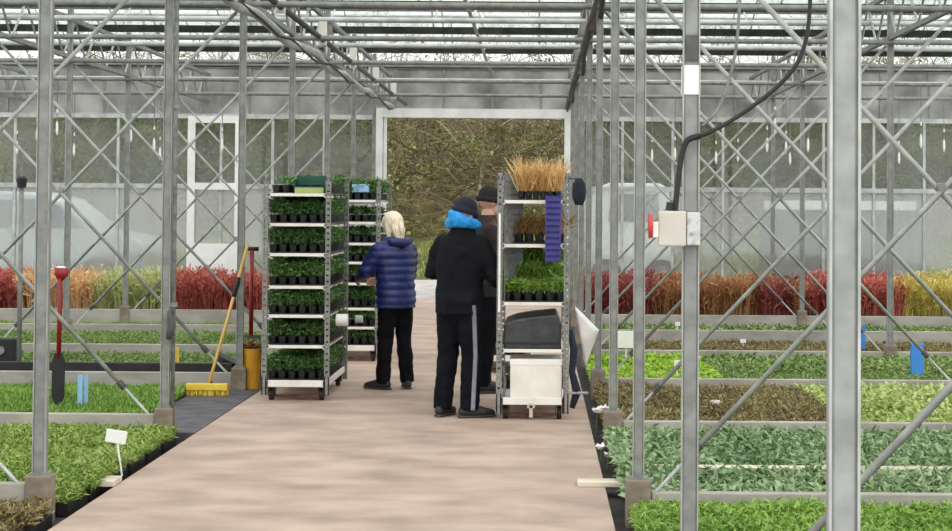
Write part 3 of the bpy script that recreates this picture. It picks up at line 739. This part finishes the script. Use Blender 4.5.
def person(loc, rz, H, P, label):
    S = H/1.75
    root = empty('person', loc, rz); tag(root, label, 'person')
    v = lambda t: Vector(t)*S
    hipz, sh = .93, 1.43
    b = MB()
    lean = P.get('lean', Vector((0,0,0)))
    def L(x, y, z):      # lean grows above the hip
        t = max(0, (z-.95)/.6); return Vector((x, y, z)) + Vector(lean)*t
    # trunk of the body
    sp = [L(0,0,.9), L(0,0,1.05), L(0,.0,1.25), L(0,0,1.38), L(0,.005,1.46)]
    b.blob([p*S for p in sp], [(.15*S,.105*S), (.13*S,.095*S), (.145*S,.10*S), (.12*S,.075*S), (.06*S,.055*S)], 18, up=(0,1,0))
    hc = L(0, .03, 1.63); hd = Vector(P['look']).normalized()
    b.blob([L(0,.0,1.44)*S, (L(0,.015,1.54))*S], [.06*S,.056*S], 14)
    zc = Vector((0,0,1)); rt = hd.cross(zc).normalized(); up = rt.cross(hd); Rm = Matrix((rt, hd, up)).transposed()
    hp = lambda x, y, z: (hc + Rm @ Vector((x, y, z)))*S
    b.ball(hp(0,-.012,.02), (.076*S,.095*S,.102*S), 18, 12, Rm)            # skull
    b.ball(hp(0,.03,-.05), (.056*S,.06*S,.07*S), 14, 10, Rm)               # jaw and face
    b.blob([hp(0,.088,.012), hp(0,.105,-.022)], [.010*S,.016*S], 8)        # nose
    b.ball(hp(0,.083,-.062), (.026*S,.012*S,.010*S), 10, 6, Rm)            # mouth ridge
    for s in (-1,1):
        b.ball(hp(s*.078,-.005,-.005), (.012*S,.022*S,.034*S), 8, 6, Rm)   # ears
        b.ball(hp(s*.03,.078,.03), (.022*S,.012*S,.008*S), 8, 5, Rm)       # brow
    arms = []
    for s, key in ((-1,'L'), (1,'R')):
        A = L(s*.175, 0, sh); A2 = L(s*.17, 0, sh-.03); E = Vector(P['elbow'+key]); Wr = Vector(P['wrist'+key])
        b.blob([A2*S, E*S, (E*.5+Wr*.5)*S, Wr*S], [.042*S,.042*S,.038*S,.027*S], 12)
        hand(b, Wr*S, (Wr-E), P['palm'+key], -s if True else s, P.get('curl', .55)); arms.append((A, E, Wr))
    legs = []
    for s, key in ((-1,'L'), (1,'R')):
        Hp = Vector((s*.09, 0, .9)); K = Vector(P['knee'+key]); An = Vector(P['ankle'+key]); fd = Vector(P['toe'+key]).normalized()
        b.blob([Hp*S, K*S, (K*.6+An*.4)*S, An*S], [.085*S,.055*S,.052*S,.036*S], 12)
        b.blob([(An+Vector((0,0,-.045)))*S, (An+fd*.12+Vector((0,0,-.055)))*S], [.034*S,.028*S], 10); legs.append((Hp, K, An, fd))
    body = remesh(b, 'body', M['skin'], .0062, root, 3)
    for s in (-1,1): MB().ball(hp(s*.03,.082,.012), .011*S, 10, 6).build('eye', M['eye'], root, smooth=True)
    MB().blob([hp(-.018,.094,-.062), hp(0,.099,-.062), hp(.018,.094,-.062)], [.003*S,.006*S,.003*S], 8).build('mouth', M['lips'], root, smooth=True)
    # shoes
    for Hp, K, An, fd in legs:
        q = MB(); base = Vector((An.x, An.y, 0)); sd = Vector((-fd.y, fd.x, 0))
        z = An.z-.09
        q.blob([(base-fd*.055+Vector((0,0,z+.05)))*S, (base+fd*.03+Vector((0,0,z+.055)))*S, (base+fd*.12+Vector((0,0,z+.043)))*S, (base+fd*.185+Vector((0,0,z+.036)))*S], [(.038*S,.045*S), (.044*S,.055*S), (.05*S,.04*S), (.042*S,.03*S)], 14, up=(0,0,1))
        q.blob([(base-fd*.015+Vector((0,0,z+.06)))*S, (An+Vector((0,0,.02)))*S], [.046*S,.048*S], 12)
        shoe = remesh(q, 'shoe', M['shoe'], .008, root, 4)
        q = MB(); q.tube([(base-fd*.095+Vector((0,0,z+.012)))*S, (base-fd*.07+Vector((0,0,z+.012)))*S, (base+fd*.1+Vector((0,0,z+.012)))*S, (base+fd*.19+Vector((0,0,z+.012)))*S, (base+fd*.225+Vector((0,0,z+.014)))*S], [(.02*S,.012*S), (.04*S,.012*S), (.05*S,.012*S), (.042*S,.012*S), (.012*S,.01*S)], 12, up=(0,0,1)); q.build('sole', M['sole'], shoe)
    # trousers
    q = MB(); tw = P.get('tw', 1.)
    q.blob([Vector((0,0,.86))*S, Vector((0,0,1.02))*S], [(.165*S,.125*S), (.155*S,.12*S)], 18, up=(0,1,0))
    for Hp, K, An, fd in legs:
        hem = An+Vector((0,0,-.03)); e = (K*.35+An*.65)
        q.tube([(Hp+Vector((0,0,.06)))*S, (Hp*.6+K*.4)*S, K*S, e*S, hem*S], [.098*S*tw,.092*S*tw,.076*S*tw,.07*S*tw,.068*S*tw], 16)
    tr = remesh(q, 'trousers', M[P['trouser']], .011, root, 4, folds(.010*S, 9))
    if P.get('stripe'):
        Hp, K, An, fd = legs[1]; sv = Vector(P['stripe']).normalized()
        q = MB(); pts = [(Hp+sv*.098*tw), (Hp*.6+K*.4)+sv*.095*tw, K+sv*.082*tw, (K*.35+An*.65)+sv*.077*tw, An+Vector((0,0,-.02))+sv*.075*tw]
        q.tube([p*S for p in pts], (.018*S,.018*S,.018*S,.018*S,.018*S), 8); q.build('side_stripe', M['stripe'], tr)
    # jacket
    jw = P.get('jw', 1.); q = MB(); hz = P.get('hem', .83)
    ring = [(hz,.182,.14), (hz+.12,.18,.14), (1.08,.172,.135), (1.22,.185,.14), (1.34,.19,.135), (1.42,.165,.11), (1.475,.1,.09), (1.515,.078,.08)]
    q.tube([L(0,0,r[0])*S for r in ring], [(r[1]*jw*S, r[2]*jw*S) for r in ring], 22, up=(0,1,0))
    for (A, E, Wr) in arms:
        sl = P.get('sl', 1.)
        q.blob([(A*.97+Vector((0,0,-.005)))*S, (A*.5+E*.5)*S, E*S, (E*.45+Wr*.55)*S, (Wr*.97+E*.03)*S], [.078*S*sl,.07*S*sl,.062*S*sl,.056*S*sl,.046*S*sl], 14)
    fn = folds(.011*S, 8)
    if P.get('quilt'):
        f0 = folds(.006, 9); fn = lambda c, n: f0(c, n) + .011*abs(math.sin(c.z*PI/.068))*(1-abs(n.z)*.6) - .005
    jk = remesh(q, 'jacket', M[P['jacket']], .0105, root, 4, fn)
    return root, L, hp, S, Rm, jk
# man in the black jacket
FEET = atg(458.5, 417); 
root, L, hp, S, Rm, jk = person((FEET.x, FEET.y, 0), math.radians(-28), 1.69, dict(lean=(.0,.05,-.01), look=(.35,1,-.32), elbowL=(-.27,.02,1.14), wristL=(-.14,.27,1.1), elbowR=(.28,.05,1.13), wristR=(.2,.3,1.06), palmL=(1,0,-.3), palmR=(-1,0,-.3),
    kneeL=(-.115,.02,.49), ankleL=(-.135,-.03,.09), kneeR=(.10,.03,.49), ankleR=(.10,.0,.09), toeL=(-.1,1,0), toeR=(.55,.6,0), trouser='trouser_navy', jacket='black_cloth', jw=1.15, sl=1.14, tw=1.14, hem=.82, stripe=(.75,-.65,0)),
    'person in black jacket, blue scarf and dark beanie standing at the right trolley')
q = MB(); q.ball(hp(0,-.016,.047), (.088*S,.106*S,.094*S), 18, 12, Rm); bn = remesh(q, 'beanie', M['beanie'], .008, root, 3)
q = MB(); q.tube([hp(.09*math.cos(a), -.014+.108*math.sin(a), .012) for a in [i*2*PI/20 for i in range(21)]], .016*S, 8, False, 1.6); q.build('beanie_cuff', M['beanie'], bn, smooth=True)
q = MB(); cs = []
for i in range(25):
    a = i*2*PI/24; back = .5-.5*math.sin(a)
    cs.append((L(.1*math.cos(a), .02+.11*math.sin(a), 1.52+.05*back))*S)
q.tube(cs, [(.034+.018*(.5-.5*math.sin(i*2*PI/24)))*S for i in range(25)], 12)
q.blob([L(-.085,-.07,1.55)*S, L(-.02,-.105,1.6)*S, L(.06,-.09,1.575)*S], [.045*S,.06*S,.045*S], 12)
q.blob([L(-.09,-.02,1.57)*S, L(-.06,-.075,1.64)*S, L(.0,-.1,1.625)*S], [.03*S,.038*S,.03*S], 12)
remesh(q, 'scarf', M['scarf'], .01, root, 4, folds(.006, 18))
# blonde woman in navy
FEET = atg(395, 389)
root, L, hp, S, Rm, jk = person((FEET.x, FEET.y, 0), math.radians(38), 1.57, dict(lean=(0,.05,-.01), look=(-.1,1,-.3), elbowL=(-.27,.12,1.16), wristL=(-.2,.36,1.09), elbowR=(.24,.1,1.13), wristR=(.06,.33,1.07), palmL=(1,0,-.3), palmR=(-1,0,-.2),
    kneeL=(-.1,.03,.49), ankleL=(-.125,.03,.09), kneeR=(.1,.01,.49), ankleR=(.12,-.04,.09), toeL=(-.35,.8,0), toeR=(.45,.9,0), trouser='trouser', jacket='navy', jw=1.17, sl=1.16, tw=1.05, hem=.8, quilt=True),
    'person with blonde hair in a navy quilted jacket reaching towards the left trolleys')
q = MB(); q.ball(hp(0,-.022,.028), (.1*S,.112*S,.11*S), 18, 12, Rm)
q.blob([hp(0,-.075,.0), hp(0,-.085,-.08), hp(0,-.075,-.17)], [(.082*S,.05*S), (.078*S,.045*S), (.05*S,.03*S)], 14, up=(0,1,0))
for s in (-1,1): q.blob([hp(s*.07,-.02,0), hp(s*.072,-.01,-.09), hp(s*.062,.0,-.16)], [.035*S,.032*S,.018*S], 10)
hr = remesh(q, 'hair', M['blonde'], .009, root, 4, lambda c, n: .007*noise.noise(Vector((c.x*40, c.y*40, c.z*7))))
q = MB(); q.blob([hp(.0,-.12,-.01), hp(.0,-.135,-.06), hp(0,-.125,-.12)], [.02*S,.03*S,.014*S], 10); q.build('ponytail', M['blonde'], hr, smooth=True)
q = MB(); q.blob([L(-.1,-.11,1.47)*S, L(0,-.145,1.45)*S, L(.1,-.11,1.47)*S], [.04*S,.05*S,.04*S], 12); q.build('hood', M['navy'], jk, smooth=True)
# bunch of greenery in her hand
c = at(361, 287, FEET.y+.05)
# third person in profile
F3 = atg(482, 392)
root, L, hp, S, Rm, jk = person((F3.x, F3.y, 0), math.radians(-68), 1.79, dict(lean=(0,.03,0), look=(-.05,1,-.15), elbowL=(-.25,.1,1.13), wristL=(-.18,.33,1.02), elbowR=(.25,.08,1.12), wristR=(.16,.32,1.0), palmL=(1,0,-.3), palmR=(-1,0,-.3),
    kneeL=(-.1,.03,.49), ankleL=(-.1,.0,.09), kneeR=(.1,.02,.49), ankleR=(.1,-.04,.09), toeL=(0,1,0), toeR=(.15,1,0), trouser='trouser', jacket='maroon', jw=1.05, sl=1.08, hem=.82),
    'person in a dark maroon coat and black beanie, half hidden behind the person in black')
q = MB(); q.ball(hp(0,-.016,.045), (.087*S,.105*S,.096*S), 18, 12, Rm); bn = remesh(q, 'beanie', M['beanie_black'], .008, root, 3)
q = MB(); q.tube([hp(.09*math.cos(a), -.014+.108*math.sin(a), .014) for a in [i*2*PI/20 for i in range(21)]], .015*S, 8, False, 1.6); q.build('beanie_cuff', M['beanie_black'], bn, smooth=True)
# ------------------------------------------------------------------ tools and small things
# red spade standing in the left bed
Zs = 4.5*D-.25; top = at(58, 268, Zs); gx = at(58, 405, Zs)
o = empty('red_spade', (gx.x, Zs, 0)); tag(o, 'red handled spade standing upright in the left bed behind the first left post', 'spade'); ht = top.z
MB().tube([(0,0,.42), (.004,0,ht-.06)], .019, 10).build('shaft', M['red'], o, smooth=True)
q = MB(); q.tube([(.004,0,ht-.1), (.01,0,ht-.05), (.012,0,ht+.0)], [.02,.055,.058], 12, True, .55); gr = q.build('grip', M['red'], o, smooth=True)
MB().ball((.012,-.012,ht+.004), (.042,.02,.012), 12, 6).build('grip_inlay', M['white_plastic'], gr, smooth=True)
q = MB(); q.prism([(-.03,.46), (.03,.46), (.05,.40), (.05,.12), (.0,.02), (-.05,.12), (-.05,.40)], 'y', -.012, .006); q.build('blade', M['black'], o, bevel=.004)
# yellow push broom leaning on the post
hd = atg(208, 394, .05); hdc = Vector((at(207,392,14.45).x, 14.45, .05)); tp_ = at(248, 238, 14.97)
o = empty('push_broom', (hdc.x, hdc.y, -.0)); tag(o, 'yellow push broom with long wooden handle leaning against the third left post', 'broom')
w = (228-188)*15/F
MB().bx(-w/2, w/2, -.03, .03, .045, .105).build('head_block', M['yellow'], o, bevel=.008)
q = MB(); q.open = True
for i in range(500): q.leaf((R.uniform(-w/2,w/2), R.uniform(-.028,.028), .05), (R.uniform(-.15,.15), R.uniform(-.3,.3), -1), .052, .008, 0)
q.build('bristles', M['yellow'], o)
d = tp_-hdc; MB().tube([(0,0,.05), d*.5, d], .0135, 10).build('handle', M['wood'], o, smooth=True)
MB().tube([d*.64, d*.72, d*.77], [.018,.024,.018], 10).build('grip_sleeve', M['black'], o, smooth=True)
MB().tube([d*0+Vector((0,0,.06)), d*.09+Vector((0,0,.0))], [.028,.018], 10).build('socket', M['black'], o, smooth=True)
# second long handled tool behind the post
a = at(252, 250, 15.35); o = empty('garden_fork', (a.x, 15.35, 0)); tag(o, 'dark red handled garden fork standing behind the third left post', 'fork')
MB().tube([(0,0,.45), (0,0,a.z)], .02, 10).build('shaft', M['red'], o, smooth=True)
MB().tube([(-.06,0,a.z+.01), (.06,0,a.z+.01)], .02, 10).build('grip', M['black'], o, smooth=True)
q = MB(); q.bx(-.09,.09,-.01,.01,.42,.45)
for s in (-.08,-.027,.027,.08): q.tube([(s,0,.43), (s,0,.02)], [.009,.003], 6)
q.build('tines', M['dark_metal'], o)
# bucket
c = Vector((at(253,390,15.1).x, 15.05, 0)); h = (402-362)*15.05/F
o = empty('yellow_bucket', c); tag(o, 'mustard yellow bucket standing by the footing of the third left post', 'bucket')
q = MB(); n = 20; ro, ri = .085, .078
q.rings([[Vector((r*math.cos(2*PI*j/n), r*math.sin(2*PI*j/n), z)) for j in range(n)] for r, z in ((.065,0), (.085,h-.01), (.092,h-.01), (.092,h), (.08,h), (.06,.02))]); q.build('pail', M['bucket'], o, smooth=False)
q = MB(); q.open = True
for i in range(70): q.leaf((R.uniform(-.05,.05), R.uniform(-.05,.05), h-.03), (R.gauss(0,.6), R.gauss(0,.6), 1), R.uniform(.06,.12), .05, .5)
q.build('foliage', M['dry'], o)
q = MB(); q.tube([(.09*math.cos(t), -.02, h-.02+.0-.09*math.sin(t)*.7) for t in [i*PI/10 for i in range(11)]], .003, 6); q.build('bail_handle', M['galv'], o)
# black scoop beside footing
c = Vector((at(225,365,15.5).x, 15.5, 0)); o = MB(); o.prism([(-.12,.14), (.1,.16), (.13,.34), (.02,.30)], 'y', -.12, .12)
o = MB(); n = 14
o.tube([(0,0,0), (.0,.0,.02), (.03,0,.2), (.04,0,.22)], [.09,.1,.13,.135], 14); o = o.build('black_bucket', M['black'], loc=c); tag(o, 'black plastic tub standing beside the third left footing behind the broom', 'tub')
# blue stakes, yellow stake
def stake(px, y0, y1, Z, w, m, label, group=None, dep=.012):
    a = at(px, y1, Z); b_ = at(px, y0, Z); o = MB().bx(-w/2, w/2, -dep/2, dep/2, -.1, b_.z-a.z).bx(-w/2-.001, -w/2+.006, -dep/2-.006, dep/2, -.1, b_.z-a.z).build('plant_stake', M[m], loc=a, bevel=.002); tag(o, label, 'stake', group)
stake(80, 375, 408, 13.35, .034, 'pale_blue', 'left one of two pale blue stakes standing in the left bed')
stake(86, 375, 408, 13.42, .028, 'pale_blue', 'right one of two pale blue stakes standing in the left bed')
stake(177, 347, 371, 15.9, .032, 'yellow', 'short yellow stake standing behind the kerb right of the piped post')
stake(917, 344, 372, 16.0, .12, 'blue', 'broad bright blue marker standing in the right bed', dep=.05)
stake(861.5, 325, 349, 18.6, .08, 'blue', 'slim bright blue marker just right of the nearest post', dep=.04)
# signs
def sign(px0, py0, px1, py1, pbase, Z, label, tilt=.0, name='plant_sign'):
    a = at(px0, py1, Z); b_ = at(px1, py0, Z); g_ = at(*pbase, Z); w = b_.x-a.x; h = b_.z-a.z
    o = empty(name, (g_.x, Z, g_.z)); tag(o, label, 'sign')
    cx = (a.x+b_.x)/2-g_.x; cz = (a.z+b_.z)/2-g_.z
    MB().box((cx, -.008, cz), (w, .008, h), rot=Matrix.Rotation(tilt, 3, 'Y')).build('card', M['white_plastic'], o, bevel=.003)
    MB().tube([(0,0,-.06), (cx,0,cz)], .006, 8).build('stick', M['white_plastic'], o)
sign(106, 430, 127, 443, (122, 466), 10.2, 'white card sign on a stick at the edge of the front left bed', .15)
sign(617, 331, 635, 348, (626, 354), 17.2, 'square white card behind the slim posts in the right bed')
sign(710, 400, 720, 407, (715, 415), 13.4, 'small white tag on a stick among the brown plants')
sign(740, 339, 746, 343, (743, 350), 19, 'tiny white tag on a stick in the far brown bed')
sign(675, 322, 680, 326, (677, 332), 21, 'tiny white tag near the box post in the far green bed')
sign(674, 360, 680, 366, (677, 376), 15.6, 'small white tag at the edge of the lime green plants')
# white flowers by the right path edge
def flower(px, py, Z, label):
    c = at(px, py, Z); o = empty('white_flower', (c.x, Z, 0)); tag(o, label, 'flower')
    MB().tube([(0,0,-.02), (.01,0,c.z)], .004, 6).build('stem', M['deep'], o)
    q = MB(); q.open = True
    for i in range(9):
        a = i*2*PI/9; q.leaf((.01,0,c.z), (math.cos(a), math.sin(a)*.6-.4, .6), .045, .035, .2)
    q.build('petals', M['white_plastic'], o)
flower(600, 449, 10.9, 'white flower at the right path edge, upper of the front pair'); flower(607, 457, 10.7, 'white flower at the right path edge, lower of the front pair')
flower(596, 412, 12.3, 'white flower at the foot of the fourth right post'); flower(603, 410, 12.5, 'second white flower at the foot of the fourth right post')
# flat slabs at the path edge
o = MB().bx(PR-.16, PR+.1, 9.86, 10.0, .0, .03).build('paving_slab', M['plank'], bevel=.005); tag(o, 'flat pale offcut slab at the right path edge', 'slab')
o = MB().bx(PL-.22, PL+.0, 9.75, 9.95, .0, .035).build('paving_slab', M['plank'], bevel=.005); tag(o, 'flat pale offcut slab at the left path edge below the sign', 'slab')
# switch box on second right post
Zb = 2*D
a = at(658, 246, Zb-.06); b_ = at(686, 211, Zb-.06); c2 = at(700, 246, Zb-.06)
o = empty('switch_box', (a.x, Zb-.045, a.z)); tag(o, 'white electrical switch box with a red rotary knob on the second right post', 'switch box')
w, h, w2 = b_.x-a.x, b_.z-a.z, c2.x-a.x
MB().bx(0, w, -.035, .012, 0, h).build('housing', mat('cream enclosure', (186,180,167), (198,193,181), rough=.6, scale=5), o, bevel=.006)
MB().bx(w+.002, w2, -.03, .012, .003, h-.004).build('side_cover', mat('scuffed white plastic', (128,128,126), (196,196,193), rough=.6, scale=30, contrast=(.3,.5)), o, bevel=.005)
MB().bx(-.022, .002, -.03, -.005, .03, .085).build('knob_base', M['white_plastic'], o, bevel=.003)
MB().tube([(-.02,-.018,.07), (-.034,-.018,.07)], .042, 16).build('stop_knob', mat('red knob', (176,58,54), (196,74,66), rough=.5, scale=8), o)
MB().tube([(w*.4,-.01,h), (w*.45,-.01,h+.03)], .014, 8).build('cable_gland', M['black'], o)
# tape, and a dark plate painting the shade of the notch on that post
c = at(693, 80, Zb-.035); tag(MB().bx(XR-.031, XR+.031, Zb-.033, Zb+.033, at(693,95,Zb).z, at(693,66,Zb).z).build('white_tape', M['white_dirty']), 'white tape band wrapped round the second right post high up', 'tape')
tag(MB().bx(XR-.02, XR+.02, Zb-.036, Zb-.029, at(693,62,Zb).z, at(693,36,Zb).z).build('notch_shade', M['dark_metal']), 'dark plate painted as the shaded notch high on the second right post', 'plate')
# cables
def cable(pts, r, m, label, Z):
    P_ = [at(x, y, Z+(p_[0] if p_ else 0)) for x, y, *p_ in pts]; Q = []
    for i in range(len(P_)-1):
        p0, p1, p2, p3 = P_[max(0,i-1)], P_[i], P_[i+1], P_[min(len(P_)-1,i+2)]
        for t in (0,.2,.4,.6,.8):
            Q.append(.5*((2*p1)+(p2-p0)*t+(2*p0-5*p1+4*p2-p3)*t*t+(3*p1-p0-3*p2+p3)*t**3))
    Q.append(P_[-1]); tag(MB().tube(Q, r, 8).build('cable', M[m], smooth=True), label, 'cable')
cable([(700,136), (722,126), (750,108), (780,84), (800,58), (809,20), (811,-40)], .0075, 'black', 'thick black cable looping from the second right post up to the roof', Zb-.07)
cable([(702,126), (716,112), (728,84), (737,40), (742,-40)], .0055, 'mesh_grey', 'thinner grey cable rising beside the thick black one', Zb-.05)
cable([(675,211), (677,190), (680,165), (683,150), (688,140), (700,136)], .010, 'black', 'black lead rising from the switch box along its post', Zb-.05)
# dark pipe beside second left post, valve
c = at(176, 300, 4*D); x = XL+.056
o = empty('riser_pipe', (x, 4*D-.02, 0)); tag(o, 'dark riser pipe with a tap beside the second left post', 'pipe')
MB().tube([(0,0,-.06), (-.004,0,4.0)], .015, 10).build('pipe', M['mesh_grey'], o, smooth=True)
for z in (.9, 2.3, 3.2): MB().tube([(0,0,z), (0,0,z+.03)], .028, 10).build('pipe_clip', M['galv'], o)
zz = at(173, 325, 4*D).z
MB().blob([(-.02,-.05,zz-.08), (.0,-.06,zz), (-.02,-.05,zz+.09)], [.022,.03,.016], 10).build('tap_body', M['dark_metal'], o, smooth=True)
# standpipe far left
a = at(20, 182, 5*D+.3); g_ = a.x
o = empty('standpipe', (g_, 5*D+.35, 0)); tag(o, 'thin standpipe with a black cap at the far left of the beds', 'standpipe')
MB().tube([(0,0,-.02), (0,0,a.z-.02)], .022, 10).build('pipe', M['galv'], o, smooth=True)
MB().tube([(0,0,a.z-.05), (0,0,a.z+.03), (0,0,a.z+.05)], [.04,.05,.035], 12).build('cap', M['black'], o)
c = at(4, 352, 16.2); o = MB().bx(-.14, .12, -.1, .1, 0, .22).build('pump_box', M['black'], loc=(c.x, 16.2, 0.12), bevel=.01); tag(o, 'black pump box at the far left edge beside the thin pipe', 'pump')
MB().tube([(.0,-.1,.11), (.0,-.125,.11)], .04, 12).build('dial', M['galv'], o)
MB().bx(-.1, .08, -.08, .08, -.14, 0).build('stand', M['dark_metal'], o)
# ------------------------------------------------------------------ vehicles outside, behind the glass
def vehicle(name, x0, x1, y, length, prof, m, label, win):
    """prof: outline in (y offset, z); built across x0..x1"""
    o = empty(name, ((x0+x1)/2, y, 0)); tag(o, label, 'vehicle'); w = x1-x0
    MB().prism(prof, 'y', 0, length).build('body', M[m], o, bevel=.05) if False else None
    return o
def side_vehicle(name, xc, y, prof, width, m, label, winpoly, wheels):
    o = empty(name, (xc, y, 0)); tag(o, label, 'vehicle')
    MB().prism(prof, 'y', 0, width).build('body', M[m], o, bevel=.06)
    for wp_ in winpoly: MB().prism(wp_, 'y', -.012, .02).build('window', M['car_glass'], o)
    for xw in wheels:
        wl = MB().cyl((xw, -.02, .31), (xw, .2, .31), .31, seg=20).build('wheel', M['black'], o)
        MB().cyl((xw, -.04, .31), (xw, -.01, .31), .19, seg=16).build('hub_cap', M['galv'], wl)
side_vehicle('silver_van', -10.1, 33.2, [(-2.3,.25), (2.35,.25), (2.4,.85), (2.1,1.02), (1.5,1.12), (.75,1.72), (.2,1.86), (-1.6,1.9), (-2.25,1.8)], 1.8, 'silver', 'silver people carrier parked outside behind the hazy glass on the left',
    [[(-1.9,1.15), (-.1,1.15), (-.1,1.7), (-1.9,1.72)], [(.0,1.15), (1.25,1.15), (.72,1.6), (.3,1.72), (.0,1.72)]], (-1.45, 1.5))
side_vehicle('white_van', 1.9, 33.4, [(-.75,.3), (.75,.3), (.76,1.2), (.68,2.02), (.5,2.12), (-.5,2.12), (-.68,2.02), (-.76,1.2)], 4.2, 'van_white', 'white van standing outside behind the glass right of the open end', [[(-.52,1.35), (.52,1.35), (.46,1.9), (-.46,1.9)]], (-.55, .55))
side_vehicle('dark_van', 6.0, 33.4, [(-1.4,.3), (1.6,.3), (1.62,1.2), (1.5,1.62), (-1.3,1.62), (-1.42,1.2)], 1.8, 'van_dark', 'dark blue vehicle with a white roof outside behind the right glass', [[(-1.15,1.0), (1.3,1.0), (1.25,1.4), (-1.1,1.4)]], (-.8, 1.0))
MB().bx(4.7, 7.45, 33.35, 35.2, 1.62, 1.8).build('roof_cover', M['van_white'], [o for o in bpy.data.objects if o.name == 'dark_van'][0]).location = (-6.0, -33.4, 0)
# ------------------------------------------------------------------ light
w = bpy.data.worlds.new('sky'); bpy.context.scene.world = w; w.use_nodes = True
nt = w.node_tree; bg = nt.nodes['Background']
bg.inputs[0].default_value = (.97, .985, 1.0, 1); bg.inputs[1].default_value = 1.45
sd = bpy.data.lights.new('sun', 'SUN'); sd.energy = 1.2; sd.angle = math.radians(40); sd.color = (1, .97, .92)
so = bpy.data.objects.new('sun', sd); C.objects.link(so); so.rotation_euler = (math.radians(38), math.radians(14), 0)
sc = bpy.context.scene
sc.view_settings.view_transform = 'Standard'; sc.view_settings.look = 'None'; sc.view_settings.gamma = 1; sc.view_settings.use_curve_mapping = False
sc.view_settings.exposure = .35
try:
    sc.cycles.use_denoising = True; sc.cycles.transparent_max_bounces = 24; sc.cycles.max_bounces = 7; sc.cycles.diffuse_bounces = 4
    sc.cycles.sample_clamp_indirect = 6; sc.cycles.caustics_reflective = False; sc.cycles.caustics_refractive = False
except Exception: pass
